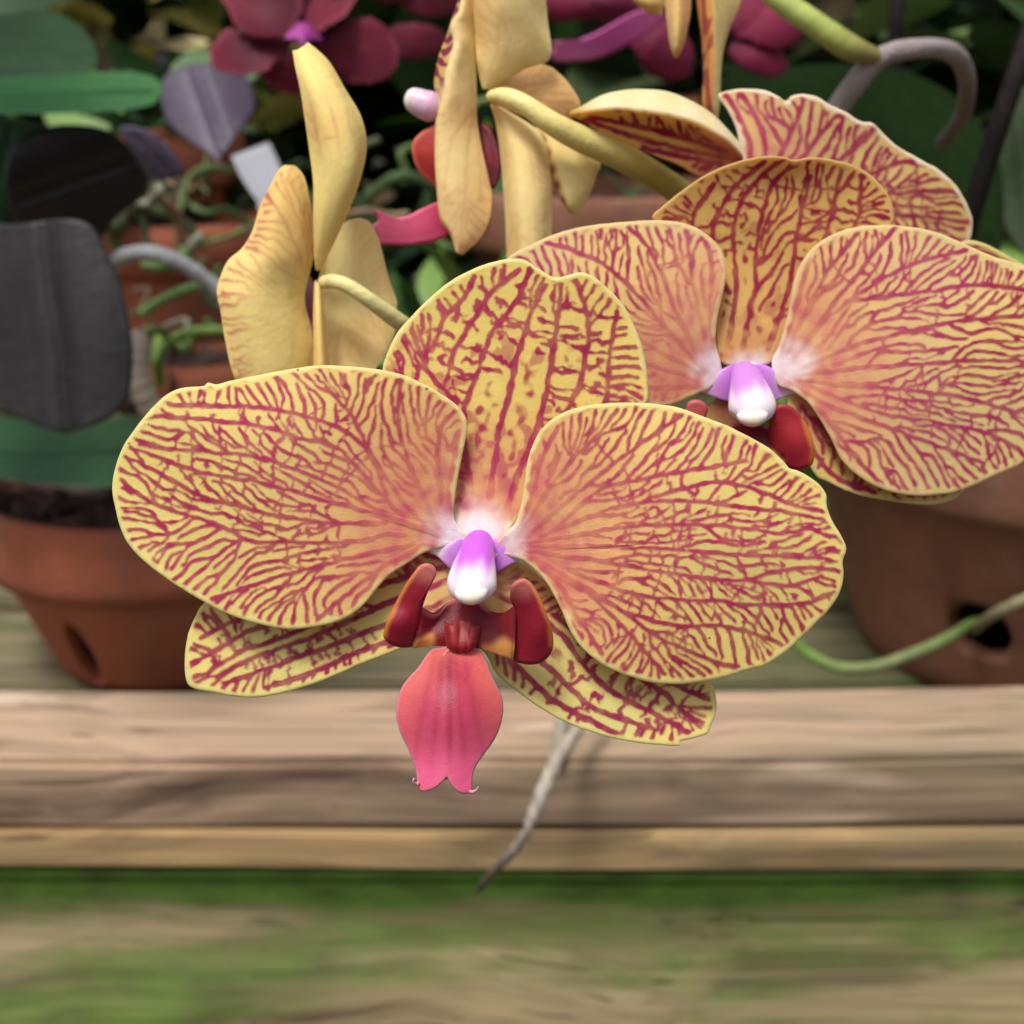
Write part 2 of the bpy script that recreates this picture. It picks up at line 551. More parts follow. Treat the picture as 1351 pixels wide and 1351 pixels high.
def rbf(ctrl):
    """thin plate through (px, py, mm) points"""
    c = np.asarray(ctrl, float)
    s = 300.0
    x = c[:, :2] / s
    n = len(c)
    ker = lambda r2: r2 ** 1.5
    r2 = ((x[:, None] - x[None]) ** 2).sum(-1)
    A = np.zeros((n + 3, n + 3))
    A[:n, :n] = ker(r2) + np.eye(n) * 1e-4
    A[:n, n] = A[n, :n] = 1
    A[:n, n + 1:] = x
    A[n + 1:, :n] = x.T
    w = np.linalg.solve(A + np.eye(n + 3) * 1e-9, np.r_[c[:, 2], 0, 0, 0])

    def f(px, py):
        X = np.c_[np.ravel(px), np.ravel(py)] / s
        out = np.full(len(X), w[n]) + X @ w[n + 1:]
        for k in range(n):
            out += w[k] * ker(((X - x[k]) ** 2).sum(1))
        return out.reshape(np.shape(px))
    return f


def centroid(o):
    x, y = o.T
    x2, y2 = np.roll(x, -1), np.roll(y, -1)
    c = x * y2 - x2 * y
    return np.array([((x + x2) * c).sum(), ((y + y2) * c).sum()]) / (3 * c.sum())


def blade(name, outline, ctrl, z0, colour, mat, parent=None, thick=.42, res=.62, center=None, ripple=.5, wave=0., seed=0, back=None, lip=1.0):
    """a petal, sepal or leaf: its outline and its depth are given where it stands; a rounded margin, real thickness and a back"""
    r = np.random.default_rng(seed + 5)
    o = catmull([q[:2] for q in outline], True, 8)
    per = np.hypot(*(np.roll(o, -1, 0) - o).T).sum()
    n = int(max(48, per * res) // 8 * 8)
    o = resample(o, n)
    t = np.arange(n) / n * 2 * np.pi
    rip = sum(r.normal(0, 1) * np.sin(k * t + r.uniform(0, 6.3)) / k ** .5 for k in range(9, 60, 3)) * ripple * .35
    tg = np.roll(o, -1, 0) - np.roll(o, 1, 0)
    tg /= np.hypot(*tg.T)[:, None] + 1e-9
    area = (o[:, 0] * np.roll(o[:, 1], -1) - np.roll(o[:, 0], -1) * o[:, 1]).sum()
    nr = np.c_[tg[:, 1], -tg[:, 0]] * (1 if area > 0 else -1)
    o = o + nr * rip[:, None]
    c = centroid(o) if center is None else np.array(center)
    rad = np.hypot(*(o - c).T)
    m = int(max(8, rad.max() * res * .95))
    s = np.linspace(0, 1, m + 1)[1:]
    s = np.r_[s, 1 - .45 / m, 1 - .18 / m, 1 - .06 / m]
    s = np.unique(s)
    m = len(s)
    px = c[0] + s[:, None] * (o[:, 0] - c[0])
    py = c[1] + s[:, None] * (o[:, 1] - c[1])
    cosn = np.abs(((o - c) * nr).sum(1)) / (rad + 1e-9)
    e = (1 - s)[:, None] * (rad * np.clip(cosn, .3, 1))[None]
    px = np.r_[px.ravel(), c[0]]
    py = np.r_[py.ravel(), c[1]]
    e = np.r_[e.ravel(), e.max()]
    f = ctrl if callable(ctrl) else rbf(ctrl)
    d = f(px, py)
    if wave:
        for k in range(6):
            a = r.uniform(0, 6.3)
            d += wave * r.normal(0, .5) * np.sin((px * np.cos(a) + py * np.sin(a)) / r.uniform(16, 60) + r.uniform(0, 6.3)) * (1 - sm(0, 90, e) * .6)
    w = 4.0 * lip
    rd = thick * .62 * (1 - np.sqrt(np.clip(1 - (1 - np.clip(e / w, 0, 1)) ** 2, 0, 1)))
    bead = .03 * lip * np.exp(-((e - 5) / 4.) ** 2)         # a fine raised margin
    V = P(px, py, z0 + (d + rd - bead) * .001)
    C = colour(px, py, e)
    nf = len(px)
    ci = nf - 1
    ix = np.arange((m - 1) * n).reshape(m - 1, n)
    jx = np.roll(ix, -1, 1)
    q = np.stack([ix, jx, jx + n, ix + n], -1).reshape(-1, 4)
    k = np.arange(n)
    fan = np.c_[np.full(n, ci), np.roll(k, -1), k]
    # the back: a wall down from the margin, then a coarse sheet
    rim0 = (m - 1) * n
    st = 8
    nb = n // st
    ob = o[::st]
    rings = [.97, .7, .4]
    bx = np.concatenate([c[0] + q_ * (ob[:, 0] - c[0]) for q_ in rings] + [[c[0]]])
    by = np.concatenate([c[1] + q_ * (ob[:, 1] - c[1]) for q_ in rings] + [[c[1]]])
    bd = f(bx, by) + thick
    bw = P(o[:, 0], o[:, 1], z0 + (d[rim0:rim0 + n] + thick * .9) * .001)
    VB = P(bx, by, z0 + bd * .001)
    CB = colour(bx, by, np.full(len(bx), 30.)) if back is None else np.tile(np.r_[back, 0.][:4], (len(bx), 1))
    CW = C[rim0:rim0 + n]
    o1 = nf
    o2 = nf + n
    wall = np.c_[rim0 + k, rim0 + np.roll(k, -1), o1 + np.roll(k, -1), o1 + k]
    kb = k // st
    t1 = np.c_[o1 + k, o1 + np.roll(k, -1), o2 + kb]
    kk = np.arange(nb)
    t2 = np.c_[o2 + kk, o1 + ((kk + 1) * st) % n, o2 + (kk + 1) % nb]
    b0 = o2 + np.arange((len(rings) - 1) * nb).reshape(-1, nb)
    b1 = np.roll(b0, -1, 1)
    qb = np.stack([b0, b1, b1 + nb, b0 + nb], -1).reshape(-1, 4)
    last = o2 + (len(rings) - 1) * nb
    fb = np.c_[last + kk, last + (kk + 1) % nb, np.full(nb, o2 + len(bx) - 1)]
    flip = area < 0
    F = [q, fan, wall, t1, t2, qb, fb]
    if flip:
        F = [x[:, ::-1] for x in F]
    sg = np.r_[C, CW, CB] if C.shape[1] == 4 else np.r_[C, CW, CB[:, :3]]
    return link(name, np.r_[V, bw, VB], F, mat, parent, sg)


def loft(name, curves, z0, colour, mat, parent=None, nu=60, nv=24, thick=.5, sharp=False, seed=0, wave=0.):
    """a bent strip through several long curves (px, py, mm), closed to a shell of real thickness"""
    cs = []
    for c in curves:
        c = np.array([list(q) + [0] * (3 - len(q)) for q in c], float)
        t = np.linspace(0, len(c) - 1, len(c))
        cc = []
        for i in range(3):
            cc.append(cat1(c[:, i], nu))
        cs.append(np.stack(cc, -1))
    cs = np.array(cs)                                   # curves x nu x 3
    if sharp or len(cs) < 3:
        tt = np.linspace(0, len(cs) - 1, nv)
        i = np.clip(tt.astype(int), 0, len(cs) - 2)
        a = (tt - i)[:, None, None]
        G = cs[i] * (1 - a) + cs[i + 1] * a
    else:
        G = np.stack([np.stack([cat1(cs[:, k, j], nv) for j in range(3)], -1) for k in range(nu)], 1)
    if wave:
        r = np.random.default_rng(seed)
        u, v = np.meshgrid(np.linspace(0, 1, nu), np.linspace(0, 1, nv))
        ed_ = 1.0 + 1.6 * (1 - np.clip(np.minimum(v, 1 - v) * 4, 0, 1))
        for k in range(7):
            G[..., 2] += ed_ * wave * r.normal(0, .5) * np.sin(u * r.uniform(6, 26) + v * r.uniform(-9, 9) + r.uniform(0, 6.3))
    W = P(G[..., 0], G[..., 1], z0 + G[..., 2] * .001)
    du = np.gradient(W, axis=1)
    dv = np.gradient(W, axis=0)
    N = np.cross(du, dv)
    N /= np.linalg.norm(N, axis=-1, keepdims=True) + 1e-12
    if (N * (CAMN - W)).sum() < 0:
        N = -N
    u, v = np.meshgrid(np.linspace(0, 1, nu), np.linspace(0, 1, nv))
    e = np.minimum(np.minimum(u, 1 - u) * nu, np.minimum(v, 1 - v) * nv)
    hw = thick * .0005 * np.sqrt(np.clip(1 - (1 - np.clip(e / 2.5, 0, 1)) ** 2, .02, 1))
    A, B = W + N * hw[..., None], W - N * hw[..., None]
    C = colour(G[..., 0].ravel(), G[..., 1].ravel(), u.ravel(), v.ravel())
    n = nu * nv
    idx = np.arange(n).reshape(nv, nu)
    q = np.stack([idx[:-1, :-1], idx[:-1, 1:], idx[1:, 1:], idx[1:, :-1]], -1).reshape(-1, 4)
    loop = np.r_[idx[0, :], idx[1:, -1], idx[-1, -2::-1], idx[-2:0:-1, 0]]
    l2 = np.roll(loop, -1)
    wall = np.c_[loop, l2, l2 + n, loop + n]
    return link(name, np.r_[A.reshape(-1, 3), B.reshape(-1, 3)], [q, q[:, ::-1] + n, wall], mat, parent, np.r_[C, C])


def cat1(y, n):
    y = np.asarray(y, float)
    k = len(y)
    if k == 2:
        return np.linspace(y[0], y[1], n)
    x = np.linspace(0, k - 1, n)
    i = np.clip(x.astype(int), 0, k - 2)
    t = x - i
    yp = np.r_[2 * y[0] - y[1], y, 2 * y[-1] - y[-2]]
    a, b, c, d = yp[i], yp[i + 1], yp[i + 2], yp[i + 3]
    return .5 * (2 * b + (c - a) * t + (2 * a - 5 * b + 4 * c - d) * t ** 2 + (3 * b - a - 3 * c + d) * t ** 3)


def tube(name, pts, rad, colour, mat, parent=None, ns=14, nl=60, flat=1.0, seed=0, bumpy=.0, world_pts=False, tip=True):
    """pts: (px, py, z) placed points or world points; rad in metres; colour(u, ang) -> (n,3|4)"""
    W = np.array(pts, float) if world_pts else np.array([P(p[0], p[1], p[2]) for p in pts])
    C = np.stack([cat1(W[:, i], nl) for i in range(3)], -1)
    R = cat1(np.asarray(rad, float), nl) if np.ndim(rad) else np.full(nl, rad)
    if tip:
        s = np.linspace(0, 1, nl)
        L = np.linalg.norm(np.diff(C, axis=0), axis=1).sum()
        for end in (s, 1 - s):
            x = np.clip(end * L / (R.max() + 1e-9), 0, 1)
            R = R * np.sqrt(np.clip(1 - (1 - x) ** 2, .01, 1))
    T = np.gradient(C, axis=0)
    T /= np.linalg.norm(T, axis=1, keepdims=True) + 1e-12
    up = np.array([0, 1., 0]) if abs(T[:, 1]).mean() < .8 else np.array([0, 0, 1.])
    A = np.cross(T, up)
    A /= np.linalg.norm(A, axis=1, keepdims=True) + 1e-12
    B = np.cross(T, A)
    ang = np.linspace(0, 2 * np.pi, ns, endpoint=False)
    r = np.random.default_rng(seed)
    u, a = np.meshgrid(np.linspace(0, 1, nl), ang, indexing='ij')
    rr = R[:, None] * (1 + (bumpy * sum(r.normal(0, .5) * np.sin(u * r.uniform(20, 120) + a * r.integers(0, 3) + r.uniform(0, 6)) for _ in range(5)) if bumpy else 0))
    V = C[:, None] + rr[..., None] * (np.cos(a)[..., None] * A[:, None] + flat * np.sin(a)[..., None] * B[:, None])
    idx = np.arange(nl * ns).reshape(nl, ns)
    j = np.roll(idx, -1, 1)
    q = np.stack([idx[:-1], j[:-1], j[1:], idx[1:]], -1).reshape(-1, 4)
    caps = [idx[0][::-1][None], idx[-1][None]]
    return link(name, V.reshape(-1, 3), [q] + caps, mat, parent, colour(u.ravel(), a.ravel()))


def lathe_mesh(prof, n=96):
    prof = np.array(prof)
    a = np.linspace(0, 2 * np.pi, n, endpoint=False)
    V = np.stack([prof[:, 0][:, None] * np.cos(a), prof[:, 0][:, None] * np.sin(a), np.repeat(prof[:, 1][:, None], n, 1)], -1).reshape(-1, 3)
    idx = np.arange(len(prof) * n).reshape(-1, n)
    nx = np.roll(idx, -1, 0)
    j = np.roll(idx, -1, 1)
    jn = np.roll(nx, -1, 1)
    return V, np.stack([idx, j, jn, nx], -1).reshape(-1, 4)


def board(name, x0, x1, y0, y1, z0, z1, mat, label, cat, group=None, bev=.002, tilt=0, parent=None):
    bm = bmesh.new()
    bmesh.ops.create_cube(bm, size=1)
    for v in bm.verts:
        v.co.x *= x1 - x0
        v.co.y *= y1 - y0
        v.co.z *= z1 - z0
    bmesh.ops.subdivide_edges(bm, edges=[e for e in bm.edges if abs(e.verts[0].co.x - e.verts[1].co.x) > 1e-6], cuts=40)
    rr = np.random.default_rng(abs(hash(name + str(round(z0, 3)))) % 1000 if False else int(abs(z0 * 9973 + y0 * 7919)) % 1000)
    ph = rr.uniform(0, 6, 4)
    bmesh.ops.bevel(bm, geom=[e for e in bm.edges if e.is_manifold and e.calc_face_angle(0) > 1], offset=bev, segments=2, affect='EDGES')
    for v in bm.verts:
        v.co.z += .0009 * math.sin(v.co.x * 9 + ph[0]) + .0004 * math.sin(v.co.x * 31 + ph[1])
        v.co.y += .0009 * math.sin(v.co.x * 7 + ph[2]) + .0004 * math.sin(v.co.x * 27 + ph[3])
    me = bpy.data.meshes.new(name)
    bm.to_mesh(me)
    bm.free()
    me.materials.append(mat)
    o = bpy.data.objects.new(name, me)
    o.location = ((x0 + x1) / 2, (y0 + y1) / 2, (z0 + z1) / 2)
    if parent is not None:
        o.parent = parent
        o.location = Vector(o.location) - parent_world(parent)
        cat = group = None
    COL.objects.link(o)
    return tag(o, label, cat, group)


# ------------------------------------------------------------------ pigments
YEL = lin(240, 222, 132)
YEL2 = lin(236, 206, 118)
RIMC = lin(238, 226, 152)
VEIN = lin(182, 50, 92)
VEIN2 = lin(164, 38, 76)
SALM = lin(228, 146, 110)
ROSE = lin(210, 106, 114)
WHITE = lin(250, 240, 246)
MAUVE = lin(206, 120, 222)
Q0 = np.random.default_rng(3)


def veined(outline, base, mains, seed=1, wash=270., washk=.72, white=44., yel=YEL, vein=VEIN, rimc=RIMC, rimw=8., wid=2.3, rung=44., sp=11., near_base=70., soft=1.5, fade=(60, 190), freck=0., halo=None, specks=(), eq=dict(lam=12.5, bias=-.10, keep=.75), **kw):
    kw.setdefault('rim', 8.)
    kw.setdefault('calm', 15.)
    kw.setdefault('spi', 9.)
    oc = catmull(outline, True, 8)
    mains = [[q[:2] for q in l] for l in mains]
    sg = vein_strokes(oc, base, mains, seed=seed, sp=sp, rung=rung, near_base=near_base, **kw)
    R, V = raster(oc, sg, q=.62, seed=seed, wid=wid, wob=.6, jag=.17, soft=soft)
    if eq:
        V = np.maximum(equalise(V, R.q, seed=seed, **eq), V * .9)
    r = np.random.default_rng(seed + 40)
    N1 = noise2(r, V.shape, 13)
    N2 = noise2(r, V.shape, 3)
    N3 = noise2(r, V.shape, 26)
    if freck:
        sp_ = N2 + .22 * N1
        gx = R.x0 + np.arange(V.shape[1]) / R.q
        gy = R.y0 + np.arange(V.shape[0]) / R.q
        X, Y = np.meshgrid(gx, gy)
        d = np.hypot(X - base[0], Y - base[1])
        V = np.maximum(V, sm(.35, .9, sp_ - .9 * sm(90, 300, d)) * freck * (1 - sm(230, 300, d)) * sm(45, 80, d))
    hal = np.clip(blur2(V, 3.5) * 1.1, 0, 1)

    def colour(px, py, e):
        v = R.sample(V, px, py)
        h = R.sample(hal, px, py)
        n1, n2, n3 = (R.sample(k, px, py) for k in (N1, N2, N3))
        d = np.hypot(px - base[0], py - base[1])
        w = (1 - sm(.28 * wash, wash, d + 22 * n1)) * washk
        body = mix(yel * (1 + .05 * n3[..., None]), YEL2, np.clip(.28 + .2 * n3 + .12 * n1, 0, .6))
        body = mix(body, SALM, np.clip(w * np.clip(.9 + .22 * n1, .6, 1.3) + .30 * h * (1 - sm(180, 460, d)), 0, 1))
        body = mix(body, ROSE, np.clip(w * (1 - sm(70, 170, d)) * (.55 + .3 * n2), 0, .9))
        k = v * (.35 + .65 * sm(fade[0], fade[1], d + 10 * n2)) * sm(rimw * .25, rimw * .95, e + 1.6 * n2)
        vc = mix(vein * np.ones((len(px), 3)), VEIN2, np.clip(.5 + .4 * n3, 0, 1))
        vc = mix(vc, ROSE, np.clip(w * .45, 0, .6))
        body = mix(body, vc, np.clip(k * (.93 + .06 * n2), 0, 1))
        body = mix(body, rimc, .85 * (1 - sm(rimw * .3, rimw * .95, e + 1.4 * n2)))
        wh = .9 - .9 * sm(white * .05, white * 1.3, d + 7 * n1 + 4 * n2)
        if white > 1:
            body = mix(body, WHITE, wh)
        for sx, sy, sr in specks:
            body = mix(body, lin(40, 26, 24), (1 - sm(sr * .6, sr * 1.4, np.hypot(px - sx, py - sy))) * .9)
        if halo:
            body = mix(body, MAUVE, (1 - sm(halo * .3, halo, d)) * .8)
        return np.c_[np.clip(body, 0, .95), v * .9]
    return colour


def flat_pig(c, c2=None, amp=.5, scale=22., seed=0, rim=None, rimw=8.):
    c = np.array(c)
    c2 = c * .7 if c2 is None else np.array(c2)
    r = np.random.default_rng(seed)
    ks = [(r.uniform(0, 6.3), r.uniform(.5, 2) * scale, r.uniform(0, 6.3)) for _ in range(8)]

    def colour(px, py, e, v=None):
        t = sum(np.sin((px * np.cos(a) + py * np.sin(a)) / s + p + np.sin(py / s * .7 + p)) for a, s, p in ks) / 4
        b = mix(c * np.ones((len(px), 3)), c2, np.clip(.5 * amp + amp * .5 * t, 0, 1))
        if rim is not None:
            b = mix(b, np.array(rim), 1 - sm(0, rimw, e))
        return np.c_[b, np.zeros(len(px))]
    return colour


def along(c1, c2, c3=None, p=1.0, seed=0, amp=.12):
    r = np.random.default_rng(seed)
    ph = r.uniform(0, 6.3, 4)

    def colour(u, a, *_):
        b = mix(np.array(c1) * np.ones((len(u), 3)), np.array(c2), sm(0, .55 if c3 is not None else 1, u ** p))
        if c3 is not None:
            b = mix(b, np.array(c3), sm(.45, 1, u ** p))
        return np.clip(b * (1 + amp * (np.sin(u * 37 + ph[0] + a) * .5 + np.sin(u * 91 + ph[1] + 2 * a) * .5))[:, None], 0, 1)
    return colour


def back_veined(outline, base, mains, seed=0, k=.35, edge=0., c1=lin(251, 231, 150), c2=lin(243, 203, 123), vc=lin(196, 104, 88), **kw):
    """the outside of a petal: pale yellow to apricot, the veins only showing through, stronger at one margin"""
    oc = catmull([q[:2] for q in outline], True, 6)
    sg = vein_strokes(oc, base, [[q[:2] for q in l] for l in mains], seed=seed, sp=kw.get("sp", 13.), rung=40, near_base=40, rim=4., calm=10.)
    R, V = raster(oc, sg, q=.7, seed=seed, wid=kw.get("wid", 1.7), wob=.9, jag=.2, soft=2.2)
    r = np.random.default_rng(seed + 9)
    N1, N2 = noise2(r, V.shape, 22), noise2(r, V.shape, 5)

    def colour(px, py, u, v):
        n1, n2 = R.sample(N1, px, py), R.sample(N2, px, py)
        s = R.sample(V, px, py)
        b = mix(c1 * np.ones((len(px), 3)), c2, np.clip(.45 + .28 * n1 + .05 * n2, 0, 1))
        m = (1 - sm(.05, .42, v)) * edge
        b = mix(b, vc, np.clip(s * (k * (.75 + .3 * n1) + m * 1.3) + m * .10, 0, .9))
        return np.c_[b, s * k]
    return colour


def back_pig(seed=0, vein_margin=0., base=None, k=1.0, c1=lin(251, 231, 150), c2=lin(243, 203, 123)):
    """the outside of a petal: pale yellow to apricot with the veins only showing through"""
    r = np.random.default_rng(seed)
    ph = r.uniform(0, 6.3, 12)

    def colour(px, py, u, v):
        t = .5 + .5 * np.sin(px / 41 + ph[0] + np.sin(py / 33 + ph[1])) * np.sin(py / 57 + ph[2] + np.sin(px / 29 + ph[3]))
        b = mix(c1 * np.ones((len(px), 3)), c2, np.clip(t * .75 + .1, 0, 1))
        w = u * 9 + .5 * np.sin(v * 7 + ph[4]) + .25 * np.sin(v * 23 + ph[5] + u * 9)
        w2 = v * 8 + .6 * np.sin(u * 6 + ph[6]) + .3 * np.sin(u * 21 + ph[7] + v * 8)
        l1 = np.exp(-(np.abs((w2 % 1) - .5) / .07) ** 2)
        l2 = np.exp(-(np.abs((w % 1) - .5) / .05) ** 2) * (.5 + .5 * np.sin(v * 31 + ph[8]))
        g = np.clip(l1 * .30 + l2 * .16, 0, 1) * (.5 + .5 * np.sin(px / 23 + py / 31 + ph[9]))
        m = np.minimum(np.minimum(v, 1 - v) * 5, (1 - u) * 4)
        g = np.clip(g * k + vein_margin * (1 - sm(.1, 1.1, m)) * (.3 + .9 * np.clip(l1 + l2, 0, 1)) * .6, 0, .85)
        b = mix(b, lin(190, 92, 78), g)
        return np.c_[b, g * .5]
    return colour


def bump_mesh(bm_pts):
    return bm_pts


# ------------------------------------------------------------------ a flower seen from the front
A1 = lambda pts: Z(140, 460, 2.702, pts)
B1 = lambda pts: Z(640, 500, 2.702, pts)
D1 = lambda pts: Z(480, 320, 3.3775, pts)
L1 = lambda pts: Z(440, 660, 3.376, pts)
G2 = lambda pts: Z(660, 100, 1.955, pts)
TL = lambda pts: Z(0, 0, 2.4125, pts)
TM = lambda pts: Z(400, 0, 2.4125, pts)
TR = lambda pts: Z(850, 0, 2.697, pts)


# ------------------------------------------------------------------ ground, bench, pots (metres; H is the camera's height)
H = CAM.z
RT = drop(1000, .40)                                  # rail top lies this far below the camera
BENCH = H - RT - .050                                  # top of the slats the pots stand on

gm = plain("damp_earth", lin(70, 58, 44), .95, .4, 8)
gv = [(-12, -3, 0), (12, -3, 0), (12, 25, 0), (-12, 25, 0)]
g = link("ground", gv, [np.array([[0, 1, 2, 3]])], gm, None, None, False)
tag(g, kind="structure")

f_y = .40
yb = RT / math.tan(PITCH + math.atan((905 - 675.5) / FPX))
z_bot = H - drop(1091, f_y)
bench = thing("potting_bench", "weathered wooden bench of planks and slats carrying the clay pots", "bench", (0, f_y, BENCH))
board("rail_plank", -.75, .75, f_y, yb, z_bot, H - RT, M_RAIL, "grey brown plank edge below the lip", None, None, .0025, parent=bench)
zs0, zs1 = H - drop(1096, f_y - .002), H - drop(1146, f_y - .002)
board("strip", -.75, .75, f_y - .002, f_y + .02, zs1, zs0 - .0005, M_STRIP, "thin yellowish strip", None, None, .0012, parent=bench)
zm = H - drop(1154, f_y + .012)
board("mossy_board", -.75, .75, f_y + .012, f_y + .035, zm - .20, zm, M_MOSSY, "board overgrown with green moss", None, None, .003, parent=bench)
board("backing_board", -.75, .75, f_y + .040, f_y + .055, zm - .2, z_bot + .005, M_SLAT, None, None, None, .002, parent=bench)
y = yb + .012
for k in range(7):
    board("slat", -.9, .9, y, y + .085, BENCH - .02, BENCH, M_SLAT, None, None, None, .002, parent=bench)
    y += .097
for sx in (-.6, .6):
    board("leg", sx - .03, sx + .03, .56, .62, 0, BENCH - .021, M_SLAT, None, None, None, .003, parent=bench)


def make_pot(label, cx, cy, R, h, rimh, rb, z0, mat, holes=(), tilt=0.):
    t = thing("clay_pot", label, "pot", (cx, cy, z0), "terracotta pots on the bench")
    th = R * .065
    Rb = R * .91
    zr = h - rimh
    body = [(.012, 0.0), (rb - .003, 0.0), (rb, .003)] + [(rb + (Rb - rb) * s, .003 + (zr - .001) * s) for s in np.linspace(.1, 1, 9)] + [(Rb - th, zr + .002)] + [(rb - th + (Rb - rb) * s, .003 + zr * s) for s in np.linspace(.95, .1, 8)] + [(rb - th, .010), (.012, .010)]
    V, q = lathe_mesh(body, 96)
    b = link("body", V + np.array((cx, cy, z0)), [q], mat, t)
    for ang, hz, hw, hh in holes:
        bm = bmesh.new()
        bmesh.ops.create_uvsphere(bm, u_segments=20, v_segments=12, radius=1)
        for v in bm.verts:
            v.co.x *= hw
            v.co.z *= hh
            v.co.y *= .03
        me = bpy.data.meshes.new("cut")
        rr = rb + (Rb - rb) * hz / zr
        bmesh.ops.rotate(bm, verts=bm.verts, cent=(0, 0, 0), matrix=Matrix.Rotation(ang + math.pi / 2, 3, 'Z'))
        bmesh.ops.translate(bm, verts=bm.verts, vec=(rr * math.cos(ang) + cx, rr * math.sin(ang) + cy, hz + z0))
        bm.to_mesh(me)
        bm.free()
        co = bpy.data.objects.new("cut", me)
        COL.objects.link(co)
        md = b.modifiers.new("hole", 'BOOLEAN')
        md.object = co
        md.operation = 'DIFFERENCE'
        bpy.context.view_layer.update()
        ne = bpy.data.meshes.new_from_object(b.evaluated_get(bpy.context.evaluated_depsgraph_get()))
        b.modifiers.clear()
        b.data = ne
        bpy.data.objects.remove(co)
    e = .004
    rim = [(Rb + .0005, zr), (R - e * .6, zr - .0005), (R, zr + e)] + [(R + .0012 * math.sin(s * 3.1), zr + e + (rimh - 2 * e) * s) for s in np.linspace(.15, 1, 6)] + [(R - .0012, h - .0014), (R - .004, h), (R - th * .7, h - .0006), (R - th, h - .003), (R - th * 1.05, h - rimh * .6), (Rb - th * 1.0, zr + .003), (Rb - th * .5, zr + .0025)]
    V, q = lathe_mesh(rim, 96)
    link("rim", V + np.array((cx, cy, z0)), [q], mat, t)
    return t


def chips(label, cx, cy, R, z, n, seed, mat, size=.008):
    """bark pieces filling a pot"""
    r = np.random.default_rng(seed)
    V, F = [], []
    base = np.array([[sx, sy, sz] for sx in (-1, 1) for sy in (-1, 1) for sz in (-1, 1)], float)
    fc = np.array([[0, 1, 3, 2], [4, 6, 7, 5], [0, 4, 5, 1], [2, 3, 7, 6], [0, 2, 6, 4], [1, 5, 7, 3]])
    for k in range(n):
        a, q = r.uniform(0, 6.3), R * r.uniform(0, 1) ** .5
        M = np.array(Matrix.Rotation(r.uniform(0, 6.3), 3, 'Z') @ Matrix.Rotation(r.normal(0, .5), 3, 'X') @ Matrix.Rotation(r.normal(0, .5), 3, 'Y'))
        s = size * r.uniform(.5, 1.4) * np.array((r.uniform(.7, 1.6), r.uniform(.5, 1), r.uniform(.3, .6)))
        v = (base * s * (1 + r.normal(0, .15, base.shape))) @ M.T + (cx + q * math.cos(a), cy + q * math.sin(a), z + r.uniform(-.008, .003))
        F.append(fc + len(V) * 8)
        V.append(v)
    o = link("potting_bark", np.concatenate(V), F, mat, None, None, False)
    return tag(o, label, "potting bark", None, "stuff")


M_BARK = plain("bark", lin(74, 52, 44), .9, .5, 90)
# left pot
dl = .1768
cy = .60
czl = H - dl
pl = make_pot("orange terracotta pot on the left with a dark slot in its side", -.158, cy, .079, BENCH * 0 + (czl - BENCH), .033, .050, BENCH, M_TERRA, holes=[(math.radians(246), .021, .006, .017)])
chips("dark bark chips filling the left terracotta pot under the green leaf", -.158, cy, .067, czl - .006, 170, 1, M_BARK)
# right pot
pr = make_pot("large brown terracotta pot on the right with a root in its side hole", .262, .615, .136, .135, .044, .098, BENCH, M_TERRA_OLD, holes=[(math.radians(229), .037, .014, .013)])
chips("dark bark chips filling the large right pot", .262, .615, .115, BENCH + .114, 520, 2, M_BARK, .011)
# pots standing farther back
back = [("small terracotta pot behind the blackish leaf, roots trailing over its rim", 232, 300, .74, .052, .085, 3), ("low terracotta pot half hidden behind the edge on yellow flower", 268, 486, .665, .040, .060, 4),
        ("terracotta pot under the strap leaf at the far left", 150, 172, .92, .08, .12, 5), ("brown terracotta pot behind the flower stalk in the middle", 790, 262, .88, .085, .12, 6), ("terracotta pot far back at the right, behind the dark strap leaf", 930, 128, 1.1, .09, .13, 7)]
for lab, px, py, D, R, h, sd in back:
    dr = drop(py, D - R)
    x = (px - 675.5) / FPX * zof(D, dr)
    ztop = H - dr
    make_pot(lab, x, D, R, h, h * .3, R * .68, ztop - h, M_TERRA if sd != 6 else M_TERRA_OLD)
    chips("bark in the rear pot " + ("behind the blackish leaf", "behind the edge on flower", "at the far left", "behind the flower stalk", "far back at the right")[sd - 3], x, D, R * .8, ztop - .012, 50, sd, M_BARK)
    # a brick plinth carries each rear pot up from the slats
    if ztop - h > BENCH + .012:
        pb = board("wooden_block", x - R * .9, x + R * .9, D - R * .7, D + R * .7, BENCH + .001, ztop - h - .001, M_SLAT, "wooden block under the pot " + ("behind the blackish leaf", "behind the edge on flower", "at the far left", "behind the flower stalk", "far back at the right")[sd - 3], "block", "blocks under the rear pots", .002)

